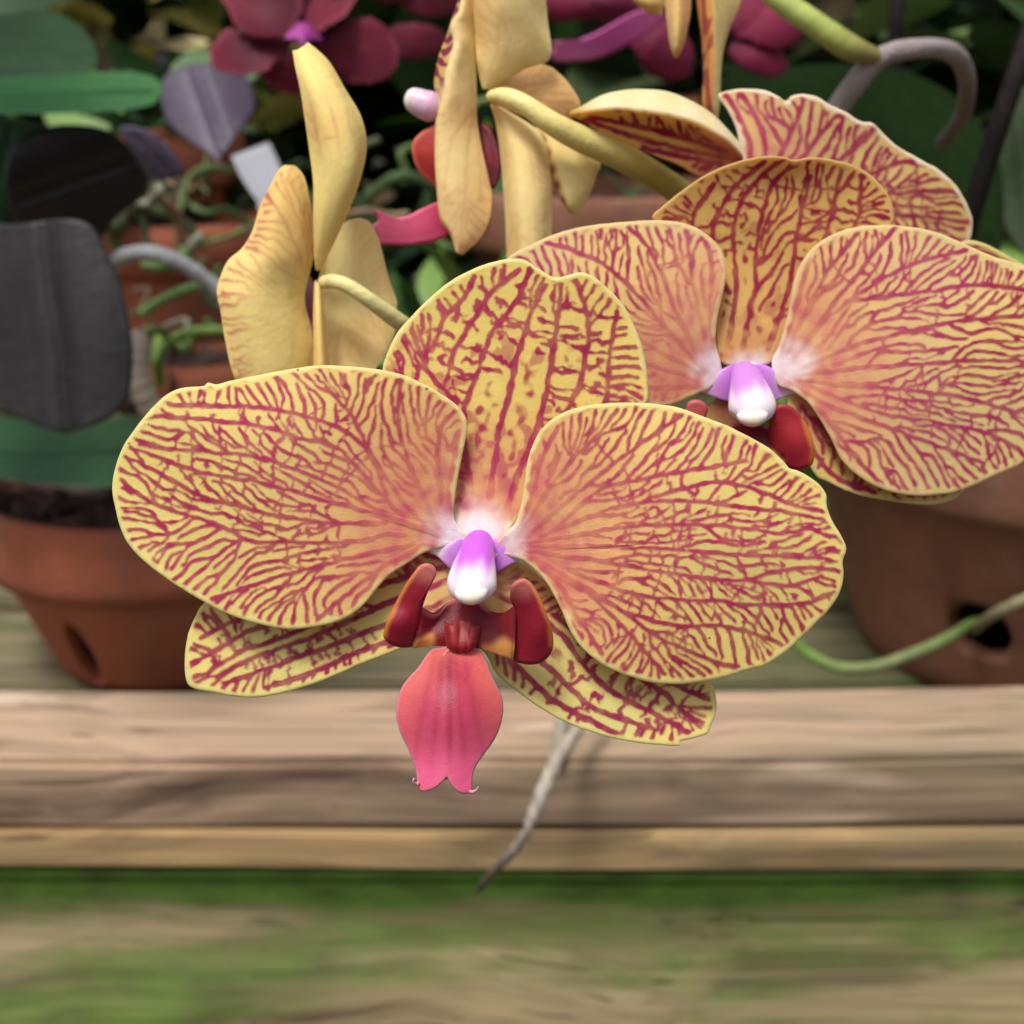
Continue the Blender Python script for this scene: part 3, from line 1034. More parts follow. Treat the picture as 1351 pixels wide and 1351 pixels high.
# ------------------------------------------------------------------ leaves
def leaf(parent, out, ctrl, z, c1, c2, seed, label=None, thick=1.6, res=.22, scale=40., rib=None, bow=.35, mat=None, **kw):
    f0 = flat_pig(c1, c2, .8, scale, seed)

    def col(px, py, e, *_):
        b = f0(px, py, e)
        if rib is not None:
            d = seg_dist(px, py, np.array(rib))
            b[:, :3] = mix(b[:, :3], np.array(c2) * .8, np.exp(-(d / 5.) ** 2) * .7)
            b[:, :3] *= (1 + .05 * np.sin(d / 3.2))[:, None]
        return b
    # a plane through the given depths, bowed across the midrib with a groove along it
    c = np.array(ctrl, float)
    A = np.c_[np.ones(len(c)), c[:, 0], c[:, 1]]
    pl_ = np.linalg.lstsq(A, c[:, 2], rcond=None)[0]
    q = np.array([k[:2] for k in out], float)
    m = q.mean(0)
    ax = np.linalg.svd(q - m)[2][0]
    line = np.array(rib, float) if rib is not None else np.array([m - ax * 400, m + ax * 400])
    hw = np.percentile(seg_dist(q[:, 0], q[:, 1], line), 80) + 1
    mm = z / FPX * 1000

    def f(px, py):
        d = seg_dist(np.asarray(px, float), np.asarray(py, float), line)
        t = (np.asarray(px) - m[0]) * ax[0] + (np.asarray(py) - m[1]) * ax[1]
        return pl_[0] + pl_[1] * px + pl_[2] * py + bow * hw * mm * ((d / hw) ** 2 - .35 * np.exp(-(d / (hw * .13)) ** 2) * -1 + .25 * (t / (hw * 2)) ** 2)
    o = blade("leaf", out, f, z, col, mat or M_LEAF, parent, thick=thick, res=res, seed=seed, **kw)
    if label:
        o["label"] = label
    return o


BLK, BLK2 = lin(45, 42, 43), lin(28, 26, 28)
GRN, GRN2 = lin(70, 116, 74), lin(44, 84, 54)
TEAL, TEAL2 = lin(52, 84, 56), lin(30, 54, 38)
PUR, PUR2 = lin(70, 58, 74), lin(46, 38, 50)
dark_plant = thing("orchid_plant", "orchid plant with blackish drooping leaves in the left terracotta pot", "orchid plant", (-.158, cy, czl - .012), "orchid plants in the pots")
leaf(dark_plant, [(-60, 300), (20, 296), (80, 288), (118, 296), (140, 330), (158, 370), (170, 420), (176, 470), (170, 520), (150, 548), (120, 562), (85, 572), (50, 562), (10, 545), (-60, 520), (-110, 420)], [(-80, 400, 26), (30, 298, 22), (120, 300, 22), (62, 420, 6), (80, 360, 5), (30, 420, 1), (110, 400, 0), (170, 470, 20), (100, 566, 14), (-60, 520, 34), (86, 500, 5)], .40, BLK, BLK2, 1, "broad blackish leaf hanging down over the pot", rib=[(60, 290), (66, 360), (84, 470), (92, 570)], res=.4)
leaf(dark_plant, [(20, 190), (60, 168), (110, 165), (150, 176), (178, 205), (196, 250), (150, 290), (120, 330), (60, 330), (20, 290), (8, 240)], [(40, 200, 10), (100, 180, 0), (180, 240, 30), (60, 320, 30), (100, 260, 14)], .46, lin(44, 38, 40), lin(24, 22, 24), 2, "black leaf standing behind the drooping one")
leaf(dark_plant, [(-70, 548), (-10, 546), (60, 560), (120, 560), (165, 548), (210, 560), (240, 590), (215, 622), (150, 642), (70, 640), (0, 632), (-70, 625)], [(-60, 590, 30), (60, 560, 40), (60, 600, 0), (60, 640, -20), (230, 590, 30), (160, 640, -8)], .535, TEAL, TEAL2, 3, "dark green leaf lying over the pot rim", rib=[(-60, 596), (90, 598), (235, 592)], res=.3)
green_plant = thing("orchid_plant", "orchid plant with smooth green strap leaves at the upper left corner", "orchid plant", P(40, 200, .60), "orchid plants in the pots")
leaf(green_plant, [(-60, 108), (0, 102), (80, 98), (150, 95), (200, 100), (214, 118), (200, 138), (150, 146), (70, 150), (0, 150), (-60, 150)], [(-50, 125, 0), (60, 100, 30), (100, 122, 6), (60, 150, -14), (205, 120, 14)], .46, lin(64, 112, 66), lin(30, 70, 38), 4, "long horizontal strap leaf with a pale shine", rib=[(-60, 128), (200, 120)], res=.3)
leaf(green_plant, [(-50, 20), (0, 22), (50, 12), (90, 24), (120, 50), (130, 80), (112, 100), (60, 108), (0, 106), (-50, 106)], [(-50, 60, 0), (60, 20, 40), (60, 100, 0), (125, 80, 20)], .54, lin(48, 76, 46), lin(26, 46, 28), 5, "paler green leaf above the strap leaf")
leaf(green_plant, [(-60, 160), (10, 156), (60, 170), (40, 210), (20, 300), (-10, 310), (-60, 300)], [(-50, 160, 0), (50, 170, 20), (20, 290, 30), (-50, 300, 10)], .56, TEAL, TEAL2, 6, "narrow green leaf hanging below the strap leaf")
purple_plant = thing("orchid_plant", "orchid plant with purplish grey leaves behind the left yellow flower", "orchid plant", P(260, 260, .66), "orchid plants in the pots")
leaf(purple_plant, [(212, 110), (240, 88), (290, 84), (326, 102), (336, 140), (322, 165), (304, 190), (292, 206), (287, 216), (280, 206), (252, 188), (220, 158)], [(220, 130, 10), (270, 85, 20), (275, 150, -8), (335, 130, 10), (285, 210, 0)], .57, PUR, lin(88, 82, 96), 7, "purplish leaf pointing down")
leaf(purple_plant, [(158, 170), (185, 168), (210, 182), (232, 206), (242, 228), (215, 238), (190, 232), (176, 205)], [(160, 172, 0), (210, 190, 0), (240, 232, 8), (185, 225, 8)], .55, lin(104, 96, 116), lin(74, 64, 84), 8, "small grey violet leaf tip")
leaf(purple_plant, [(225, 90), (255, 66), (300, 70), (340, 88), (330, 110), (280, 112), (235, 116)], [(230, 100, 0), (280, 70, 12), (335, 100, 0), (280, 110, 0)], .60, lin(96, 122, 84), lin(70, 94, 64), 9, "grey green leaf above the purplish one")
strap_plant = thing("orchid_plant", "orchid plant with a broad dark green leaf behind the top right petals", "orchid plant", P(1150, 420, .56), "orchid plants in the pots")
leaf(strap_plant, [(930, 112), (1000, 92), (1090, 84), (1180, 90), (1250, 120), (1290, 160), (1320, 220), (1320, 330), (1270, 350), (1180, 310), (1080, 250), (990, 190), (930, 150)], [(940, 130, 10), (1090, 86, 30), (1150, 200, 0), (1290, 200, 20), (1280, 340, 0), (1000, 190, 10)], .47, lin(26, 42, 16), lin(15, 27, 10), 10, "broad dark green leaf", mat=M_LEAF_MATT, rib=[(935, 130), (1100, 160), (1310, 330)])
leaf(strap_plant, [(1312, 150), (1336, 120), (1380, 130), (1400, 300), (1360, 340), (1322, 290), (1308, 210)], [(1300, 140, 0), (1400, 110, 20), (1400, 330, 10), (1320, 300, 0)], .62, lin(78, 88, 70), lin(44, 58, 36), 11, "pale grey green leaf at the right edge", mat=M_LEAF_MATT)

# ------------------------------------------------------------------ dark red orchids in the back
MAR, MAR2 = lin(122, 34, 54), lin(84, 20, 40)
m1 = thing("maroon_orchid", "dark red orchid flower with a magenta centre, out of focus above the left yellow flower", "orchid flower", P(400, 60, .47), "dark red orchid flowers")
for nm, out, ct in (("petal", TL([(690, -60), (960, -60), (965, 0), (950, 60), (925, 104), (860, 120), (790, 110), (745, 70), (715, 10)]), 0), ("petal", TL([(950, -60), (1150, -60), (1130, 0), (1095, 52), (1040, 84), (1000, 110), (955, 100), (945, 30)]), 1),
                    ("petal", TL([(985, 120), (1040, 92), (1110, 66), (1180, 58), (1235, 100), (1268, 165), (1255, 225), (1190, 265), (1110, 262), (1050, 225), (1000, 170)]), 2), ("sepal", TL([(665, 185), (690, 125), (735, 92), (800, 108), (880, 118), (940, 120), (900, 180), (850, 222), (780, 238), (700, 225)]), 3),
                    ("sepal", TL([(850, 220), (890, 190), (950, 150), (1000, 180), (1020, 230), (985, 280), (930, 300), (880, 285), (835, 250)]), 4)):
    o = np.array(out)
    c = np.array([397, 46])
    mid = o.mean(0)
    rr = np.hypot(*(o - c).T)
    far = o[rr.argmax()]
    blade(nm, out, [(c[0], c[1], 0), (mid[0], mid[1], -3 + ct), (far[0], far[1], 6), (mid[0] + 40, mid[1] - 30, 1 + ct), (mid[0] - 40, mid[1] + 30, 1 + ct)], .47 + ct * .001, flat_pig(MAR, MAR2, .9, 26, ct, rim=lin(156, 64, 86), rimw=8), M_PETAL, m1, res=.4, thick=1.0, ripple=5., wave=1.6, seed=60 + ct)
blade("lip", TL([(930, 92), (950, 72), (985, 76), (1000, 100), (1030, 128), (985, 128), (968, 156), (948, 128), (905, 122)]), [(385, 40, -8), (400, 30, -8), (415, 45, -8), (398, 42, -14)], .47, flat_pig(lin(176, 74, 160), lin(130, 40, 110), .9, 9, 3), M_LIP, m1, res=.4, thick=1.5)
m2 = thing("maroon_orchid", "dark red orchid flower with a long pink lip, out of focus at the top middle", "orchid flower", P(860, 40, .45), "dark red orchid flowers")
for nm, out, k in (("petal", TM([(770, -60), (1000, -60), (1060, 10), (1100, 60), (1000, 70), (900, 60), (800, 70), (765, 20)]), 0), ("petal", TM([(1020, 60), (1110, 40), (1180, 60), (1240, 150), (1235, 230), (1180, 255), (1100, 215), (1040, 140)]), 1),
                   ("sepal", TR([(230, -60), (420, -60), (530, 20), (572, 90), (540, 150), (470, 180), (380, 150), (280, 110), (230, 40)]), 2), ("sepal", TR([(330, 130), (420, 140), (500, 200), (505, 250), (440, 275), (350, 240), (300, 190)]), 3), ("petal", TR([(-20, 60), (60, 50), (150, 180), (170, 260), (90, 290), (0, 250), (-40, 150)]), 4)):
    o = np.array(out)
    mid = o.mean(0)
    blade(nm, out, [(mid[0], mid[1], -2 + k), (o[:, 0].min(), mid[1], 4), (o[:, 0].max(), mid[1], 5), (mid[0], o[:, 1].min(), 3), (mid[0], o[:, 1].max(), 4)], .45 + k * .002, flat_pig(lin(136, 36, 66), lin(96, 24, 56), .9, 24, 20 + k), M_PETAL, m2, res=.4, thick=1.0, ripple=5., wave=1.6, seed=70 + k)
blade("lip", TM([(786, 168), (800, 150), (792, 132), (830, 138), (920, 110), (1010, 60), (1080, 30), (1150, 40), (1120, 90), (1040, 140), (940, 184), (860, 196), (800, 194)]), [(730, 70, -6), (800, 55, -8), (860, 25, -4), (800, 75, -5)], .448, flat_pig(lin(178, 64, 136), lin(216, 120, 168), .8, 22, 30), M_LIP, m2, res=.35, thick=1.5)
m3_ = thing("maroon_orchid", "dark red orchid flower cut by the top edge, left of the sideways yellow flower", "orchid flower", P(550, -20, .55), "dark red orchid flowers")
for k, (cx, cyy) in enumerate(((520, -30), (570, -10), (610, -25), (545, 55))):
    a = np.linspace(0, 2 * np.pi, 10, endpoint=False)
    out = [(cx + 44 * math.cos(q) * (1 + .1 * math.sin(3 * q + k)), cyy + (34 if k < 3 else 24) * math.sin(q)) for q in a]
    blade("petal", out, [(cx, cyy, 0), (cx - 40, cyy, 6), (cx + 40, cyy, 6), (cx, cyy + 30, 5)], .55 + k * .003, flat_pig(lin(122, 40, 60), lin(84, 30, 48), .9, 22, 40 + k), M_PETAL, m3_, res=.4, thick=1.0, ripple=5., wave=1.6, seed=80 + k)

# ------------------------------------------------------------------ label, stems, stakes, roots
tg = thing("plant_label", "blank white plastic plant label stuck in a pot behind the left yellow flower", "plant label", P(330, 270, .56))
loft("card", [[(304, 205, 0), (322, 240, 2), (345, 272, 4)], [(355, 186, 0), (370, 220, 2), (384, 262, 4)]], .56, lambda px, py, u, v: np.c_[lin(206, 208, 218) * np.ones((len(px), 3)), np.zeros(len(px))], M_CARD, tg, nu=20, nv=10, thick=1.2)
loft("spike", [[(338, 268, 4), (352, 300, 6), (364, 330, 10)], [(364, 266, 4), (366, 300, 6), (367, 331, 10)]], .56, lambda px, py, u, v: np.c_[lin(206, 208, 218) * np.ones((len(px), 3)), np.zeros(len(px))], M_CARD, tg, nu=20, nv=8, thick=1.2)

spk = tube("flower_stem", [(985, -40, .318), (1030, 0, .318), (1075, 32, .318), (1120, 62, .319), (1165, 78, .322)], [.0026, .0027, .0028, .0029, .0016], along(lin(196, 204, 120), lin(170, 182, 92), lin(132, 118, 70)), M_STEM, None, ns=20, nl=60)
tag(spk, "thick yellow green flower stem coming in at the top right", "flower stem")
gs = tube("aerial_root", [(1080, 180, .335), (1106, 141, .33), (1138, 98, .325), (1166, 74, .322), (1200, 65, .322), (1240, 64, .328), (1262, 74, .334), (1273, 94, .342), (1276, 118, .352), (1268, 155, .37), (1238, 196, .40)], [.0027, .0027, .0026, .0024, .0023, .0022, .0023, .0022, .0022, .0021, .0019], along(lin(150, 138, 134), lin(146, 134, 132), lin(96, 84, 76)), M_ROOT, None, ns=18, nl=90, bumpy=.03)
tag(gs, "thick grey root bent like a hook over the top right petals", "root", "bare roots")
for (a, lab, rd) in ((((1372, 10, .40), (1330, 130, .40), (1285, 270, .41), (1250, 400, .43)), "slanting black stake at the right edge", .0030), (((1186, -30, .55), (1182, 40, .55), (1178, 130, .56)), "thin upright dark stake at the top right", .0030)):
    st = tube("plant_stake", list(a), rd, along(lin(44, 38, 38), lin(34, 30, 30), lin(40, 36, 34)), M_LEAF_MATT, None, ns=12, nl=30)
    tag(st, lab, "stake", "stakes among the plants")
RG, RG2, RG3 = lin(160, 160, 162), lin(130, 132, 132), lin(112, 116, 92)
roots = [
    ("silvery grey root arching out from behind the blackish leaf", [(140, 355, .50), (165, 338, .48), (200, 334, .47), (240, 348, .47), (275, 372, .475), (310, 400, .48)], .0028, RG, RG2, "root"),
    ("green root across the pots left of the edge on flower", [(185, 415, .56), (215, 395, .55), (250, 380, .55), (290, 372, .56)], .0018, lin(120, 150, 88), lin(96, 128, 70), "root"),
    ("bright green root curling above the small pot", [(205, 480, .58), (222, 452, .57), (250, 438, .57), (300, 436, .58)], .0020, lin(130, 160, 84), lin(110, 140, 70), "root"),
    ("pale brown root looping over the rear pot's rim", [(132, 268, .62), (170, 252, .61), (210, 262, .61), (236, 288, .62), (240, 330, .63)], .0026, lin(176, 142, 112), lin(140, 110, 86), "root"),
    ("pale green root looping inside the brown loop", [(150, 300, .63), (180, 268, .62), (215, 280, .62), (250, 300, .63), (268, 330, .64)], .0022, lin(150, 164, 118), lin(120, 136, 92), "root"),
    ("fine green root rising to the white label", [(232, 300, .62), (248, 240, .62), (275, 222, .62), (310, 226, .63)], .0018, lin(120, 140, 90), lin(92, 112, 66), "root"),
    ("fine dull green root crossing below the label", [(236, 262, .63), (270, 280, .62), (300, 276, .62), (330, 296, .63)], .0016, lin(112, 132, 88), lin(92, 112, 66), "root"),
    ("grey green root dropping between the rear pots", [(268, 308, .60), (250, 330, .60), (262, 370, .61), (280, 400, .62)], .0020, lin(142, 150, 128), lin(116, 124, 96), "root"),
    ("whitish dry root beside the petal of the front flower", [(182, 440, .53), (178, 480, .52), (190, 520, .52), (214, 560, .53)], .0046, lin(182, 170, 152), lin(150, 140, 124), "root"),
    ("yellow green root near the petal tip on the left", [(214, 440, .60), (206, 470, .59), (212, 510, .60)], .0024, lin(120, 140, 60), lin(90, 110, 50), "root"),
    ("dull green root running behind the tongue of the sideways flower", [(480, 262, .60), (530, 232, .60), (590, 250, .61), (650, 240, .62)], .0024, lin(84, 108, 62), lin(64, 86, 48), "root"),
    ("green root growing into the side hole of the large right pot", [(1040, 838, .54), (1066, 862, .518), (1105, 880, .506), (1150, 880, .503), (1200, 864, .508), (1250, 842, .518), (1276, 826, .545), (1290, 820, .58)], .0021, lin(96, 128, 50), lin(120, 128, 84), "root"),
    ("pale root leaving the pot's side hole to the right edge", [(1284, 832, .56), (1306, 814, .515), (1340, 796, .500), (1400, 770, .495)], .0019, lin(150, 142, 104), lin(140, 132, 100), "root")]
for i, (lab, pts, rd, c1, c2, cat) in enumerate(roots):
    o = tube("aerial_root", pts, rd, along(c1, c2, c1, seed=i), M_ROOT, None, ns=12, nl=50, bumpy=.06, seed=i)
    tag(o, lab, cat, "bare roots")
rt = np.random.default_rng(77)
tangle = bmesh.new()
for i in range(34):
    x, y_ = rt.uniform(150, 330), rt.uniform(205, 470)
    if i > 25:
        x, y_ = rt.uniform(480, 800), rt.uniform(140, 320)
    a = rt.uniform(0, 6.3)
    z = rt.uniform(.56, .68)
    pts = [(x, y_, z)]
    for q in range(4):
        a += rt.normal(0, .9)
        pts.append((pts[-1][0] + rt.uniform(14, 34) * math.cos(a), pts[-1][1] + rt.uniform(8, 24) * math.sin(a), pts[-1][2] + rt.normal(0, .008)))
    c = [lin(124, 142, 84), lin(150, 152, 132), lin(96, 118, 62), lin(160, 134, 104), lin(84, 92, 60)][rt.integers(5)]
    o = tube("root_tangle", pts, rt.uniform(.0009, .0019), along(c, c * .75, c, seed=i), M_ROOT, None, ns=8, nl=40, bumpy=.08, seed=100 + i)
    me = o.data
    me.transform(Matrix.Translation(o.location))
    tangle.from_mesh(me)
    bpy.data.objects.remove(o)
me = bpy.data.meshes.new("root_tangle")
tangle.to_mesh(me)
tangle.free()
me.materials.append(M_ROOT)
o = bpy.data.objects.new("root_tangle", me)
COL.objects.link(o)
tag(o, "tangle of thin crooked roots in the blur behind the yellow flowers", "roots", None, "stuff")
fr = tube("aerial_root", [(790, 905, .452), (770, 950, .440), (742, 990, .428), (722, 1030, .422), (706, 1070, .419), (694, 1098, .420), (675, 1125, .424), (650, 1150, .430), (628, 1178, .436)], [.0019, .0018, .0021, .0022, .0020, .0013, .0016, .0012, .0010], along(lin(158, 146, 130), lin(164, 154, 140), lin(66, 54, 42), amp=.22), M_ROOT, None, ns=14, nl=90, bumpy=.10, seed=40)
tag(fr, "dry greyish root hanging over the plank below the flower, dark at its end", "root", "bare roots")
fr2 = tube("aerial_root", [(748, 900, .462), (742, 950, .452), (738, 985, .446), (736, 1010, .444)], [.0024, .0024, .0022, .0016], along(lin(150, 146, 128), lin(146, 136, 116)), M_ROOT, None, ns=12, nl=40, bumpy=.08, seed=41)
tag(fr2, "short pale root stub on the plank behind the longer hanging root", "root", "bare roots")

# ------------------------------------------------------------------ a bank of greenery behind the bench
def leaf_mass(name, label, n, box, size, cols, seed, kind="stuff"):
    r = np.random.default_rng(seed)
    V, F, C = [], [], []
    prof = np.array([0, .55, .95, 1.0, .8, .45, 0.03])
    L = np.linspace(0, 1, 7)
    for k in range(n):
        p = np.array([r.uniform(*box[0]), r.uniform(*box[1]), r.uniform(*box[2])])
        s = r.uniform(*size)
        w = s * r.uniform(.16, .32)
        dr = r.normal(0, 1, 3)
        dr[2] = abs(dr[2]) * .8 + .1
        dr /= np.linalg.norm(dr)
        sd = np.cross(dr, r.normal(0, 1, 3) * .4 + np.array([0, 0, 1.0]))
        sd /= np.linalg.norm(sd) + 1e-9
        nn = np.cross(sd, dr)
        bend = r.uniform(.1, .7) * s
        mid = p + dr * (L * s)[:, None] - nn * (bend * L ** 2)[:, None] * np.sign(nn[2])
        a = mid + sd * (prof * w)[:, None] + nn * (prof * w * .25)[:, None]
        b = mid - sd * (prof * w)[:, None] + nn * (prof * w * .25)[:, None]
        o = len(V) * 21
        V.append(np.concatenate([a, mid, b]))
        i = np.arange(6)
        F.append(np.concatenate([np.c_[o + i, o + i + 1, o + 7 + i + 1, o + 7 + i], np.c_[o + 7 + i, o + 7 + i + 1, o + 14 + i + 1, o + 14 + i]]))
        c = cols[r.integers(len(cols))] * r.uniform(.8, 1.9)
        C.append(np.tile(c, (21, 1)))
    o = link(name, np.concatenate(V), F, M_LEAF, None, np.concatenate(C))
    return tag(o, label, "foliage", None, kind)


GC = [lin(52, 76, 40), lin(66, 94, 48), lin(40, 60, 36), lin(92, 116, 56), lin(60, 72, 44), lin(40, 52, 38), lin(70, 60, 44)]
leaf_mass("foliage", "mixed dark green leaves crowding behind the pots", 1500, ((-.62, .62), (.98, 1.5), (BENCH + .02, H + .22)), (.06, .15), GC, 1)
leaf_mass("foliage", "low small leaves and shoots between the rear pots", 420, ((-.45, .55), (.72, .98), (BENCH + .0, BENCH + .17)), (.03, .08), GC, 2)
leaf_mass("foliage", "tall bank of greenery closing the view at the back", 2600, ((-1.6, 1.6), (1.6, 2.6), (.2, 2.1)), (.12, .30), GC + [lin(110, 132, 70), lin(120, 120, 76)], 3)
leaf_mass("foliage", "yellowish leaves and dry flower heads at the top left, behind", 60, ((-.34, -.12), (.95, 1.05), (H - .06, H + .05)), (.03, .07), [lin(190, 176, 96), lin(160, 150, 80), lin(120, 130, 60), lin(204, 190, 140)], 4)
leaf_mass("foliage", "loose green leaves behind the strap leaf at the upper left", 46, ((-.36, -.16), (.68, .95), (H - .10, H + .02)), (.05, .10), [lin(60, 88, 48), lin(44, 70, 40), lin(84, 108, 56), lin(34, 52, 34)], 5)
leaf_mass("foliage", "loose dull green leaves behind the black stakes at the upper right", 60, ((.16, .42), (.75, 1.0), (H - .14, H + .03)), (.05, .11), [lin(56, 76, 40), lin(40, 58, 32), lin(92, 112, 64), lin(70, 62, 46)], 6)
z1 = 0.181
f1 = thing("orchid_flower", "big crimson veined yellow flower at the front, pink lip hanging over the plank", "orchid flower", P(632, 720, z1 + .004), "yellow orchid flowers")

out_l = A1([(1285, 668), (1262, 640), (1240, 600), (1245, 520), (1262, 420), (1280, 330), (1287, 270), (1270, 225), (1230, 185), (1150, 135), (1060, 95), (960, 72), (870, 63), (760, 60), (660, 72), (540, 95), (440, 115), (395, 127), (362, 121), (345, 133), (270, 140), (215, 165), (170, 205), (130, 250), (85, 310), (55, 360), (32, 430), (22, 500), (35, 580), (55, 650), (90, 710), (150, 770), (230, 830), (310, 880), (390, 925), (470, 960), (560, 985), (650, 1000), (740, 993), (820, 975), (880, 945), (930, 900), (970, 850), (1010, 810), (1060, 775), (1120, 735), (1170, 715), (1225, 705), (1275, 700)])
mains_l = [A1(m) for m in [[(1180, 660), (1000, 600), (800, 545), (600, 490), (430, 455), (300, 430), (200, 390), (110, 360)], [(1150, 650), (960, 570), (800, 480), (640, 420), (500, 380), (350, 365), (200, 355), (120, 340)], [(1060, 600), (900, 430), (830, 360), (700, 320), (560, 280), (420, 260), (280, 245), (150, 240)], [(1000, 520), (920, 350), (800, 270), (640, 225), (500, 205), (350, 205), (230, 200)], [(1000, 620), (800, 620), (640, 600), (450, 555), (330, 520), (220, 460), (100, 400)], [(950, 680), (800, 690), (600, 690), (500, 680), (380, 620), (250, 580), (130, 530), (60, 470)], [(1160, 650), (1050, 530), (960, 400), (880, 250), (800, 150)], [(1180, 630), (1120, 500), (1060, 350), (1040, 200), (1050, 110)], [(1210, 610), (1190, 480), (1180, 350), (1210, 240)], [(1220, 600), (1225, 480), (1255, 320)], [(1100, 695), (900, 740), (700, 790), (500, 850), (380, 890)], [(1130, 700), (1000, 770), (880, 860), (760, 960)]]]
out_r = B1([(38, 590), (62, 560), (108, 510), (130, 440), (140, 370), (150, 300), (170, 235), (205, 175), (260, 130), (330, 102), (420, 88), (520, 84), (620, 90), (700, 105), (780, 135), (860, 165), (940, 205), (1010, 245), (1060, 290), (1085, 318), (1110, 325), (1150, 345), (1190, 375), (1215, 410), (1218, 450), (1235, 500), (1270, 560), (1288, 605), (1275, 650), (1278, 700), (1265, 760), (1235, 810), (1190, 860), (1130, 920), (1070, 975), (1000, 1020), (930, 1040), (850, 1065), (770, 1080), (690, 1088), (600, 1083), (520, 1062), (440, 1030), (380, 990), (330, 940), (295, 880), (270, 820), (245, 770), (210, 715), (165, 670), (130, 645), (80, 632), (45, 620)])
mains_r = [B1(m) for m in [[(130, 595), (300, 595), (500, 600), (700, 610), (900, 625), (1100, 635), (1230, 640)], [(130, 585), (300, 560), (480, 530), (640, 520), (800, 520), (950, 535), (1050, 550), (1150, 535), (1230, 560)], [(200, 560), (400, 480), (560, 440), (740, 435), (900, 455), (1050, 470), (1200, 500)], [(250, 540), (400, 400), (540, 360), (700, 330), (820, 310), (930, 290)], [(600, 420), (800, 370), (950, 390), (1100, 450), (1200, 470)], [(150, 610), (350, 640), (500, 665), (650, 690), (800, 710), (930, 715), (1060, 680), (1200, 670)], [(930, 715), (1080, 735), (1200, 700)], [(300, 680), (450, 740), (600, 780), (800, 790), (980, 805), (1130, 800), (1240, 760)], [(250, 700), (420, 790), (560, 850), (700, 880), (850, 880), (1000, 920), (1060, 950)], [(110, 560), (200, 430), (280, 320), (400, 200), (470, 110)], [(110, 540), (170, 400), (200, 290), (260, 170)], [(150, 560), (300, 430), (450, 310), (600, 200), (700, 130)], [(160, 640), (260, 720), (330, 850), (420, 980)], [(170, 630), (340, 740), (480, 870), (640, 1050)], [(250, 680), (450, 800), (620, 920), (800, 1000), (900, 1030)]]]
out_d = D1([(395, 1230), (392, 1130), (380, 1000), (330, 850), (210, 720), (100, 620), (85, 555), (110, 480), (150, 400), (210, 330), (280, 260), (360, 190), (440, 140), (530, 100), (600, 80), (660, 72), (720, 80), (770, 110), (810, 135), (850, 155), (900, 148), (960, 133), (1010, 145), (1060, 180), (1120, 235), (1170, 300), (1210, 380), (1240, 460), (1260, 560), (1266, 640), (1262, 710), (1190, 800), (1040, 900), (850, 1040), (740, 1160), (650, 1290), (600, 1400), (500, 1400), (430, 1310)])
mains_d = [D1(m) for m in [[(560, 1130), (600, 850), (640, 700), (670, 550), (710, 420), (760, 280), (810, 190)], [(640, 1180), (700, 1000), (770, 830), (810, 680), (845, 480), (870, 300), (880, 190)], [(480, 1100), (440, 800), (470, 680), (510, 560), (560, 420), (640, 320), (700, 220), (740, 120)], [(360, 640), (400, 490), (450, 400), (510, 310), (580, 210), (690, 120)], [(740, 1120), (820, 900), (900, 760), (960, 640), (990, 480), (1000, 350), (960, 210), (930, 160)], [(1040, 780), (1080, 700), (1090, 590), (1100, 460), (1130, 310)], [(300, 480), (330, 420), (360, 330), (450, 240), (490, 150)], [(340, 640), (280, 560), (230, 430), (210, 360)]]]

z_front = [(610, 705, 2.2), (560, 660, 1.2), (480, 630, .3), (380, 560, -.6), (540, 520, .2), (600, 560, 1.2), (250, 560, .3), (160, 650, 2.4), (200, 760, 1.6), (300, 800, .8), (420, 780, .2), (500, 750, .9), (330, 500, .8), (330, 650, -.2), (230, 607, .9)]
blade("petal", out_l, z_front, z1, veined(out_l, (604, 702), mains_l, seed=11, specks=[(170, 585, 1.6), (563, 513, 1.9), (393, 488, 1.5), (196, 560, 1.2)]), M_PETAL, f1, seed=1, wave=.17)
z_fr = [(672, 712, 2.2), (720, 680, 1.2), (800, 660, .2), (900, 620, -.4), (720, 570, .8), (800, 545, .6), (960, 600, .6), (1050, 640, 1.4), (1105, 720, 1.8), (1080, 800, 1.6), (980, 870, 1.2), (860, 890, .8), (760, 830, .6), (720, 760, 1.3), (900, 735, -.7), (1000, 725, -.1)]
blade("petal", out_r, z_fr, z1, veined(out_r, (668, 716), mains_r, seed=12, specks=[(936, 842, 1.4), (1040, 690, 1.1)]), M_PETAL, f1, seed=2, wave=.17)
z_d = [(632, 700, 3.0), (620, 640, 4.2), (600, 560, 4.4), (520, 480, 5.2), (600, 400, 4.6), (680, 345, 3.6), (760, 380, 4.0), (700, 480, 4.0), (850, 500, 5.2), (760, 560, 4.6), (820, 440, 5.0)]
blade("dorsal_sepal", out_d, z_d, z1, veined(out_d, (634, 702), mains_d, seed=13, wash=215, washk=.62, freck=.55, rung=25, sp=12, spi=13, wid=3.0, calm=36, white=48, eq=dict(lam=15., bias=-.30, quench=.34, steps=3, keep=.9), fade=(40, 90), yel=lin(242, 220, 118), vein=lin(172, 34, 80)), M_PETAL, f1, seed=3, wave=.08, thick=.6)

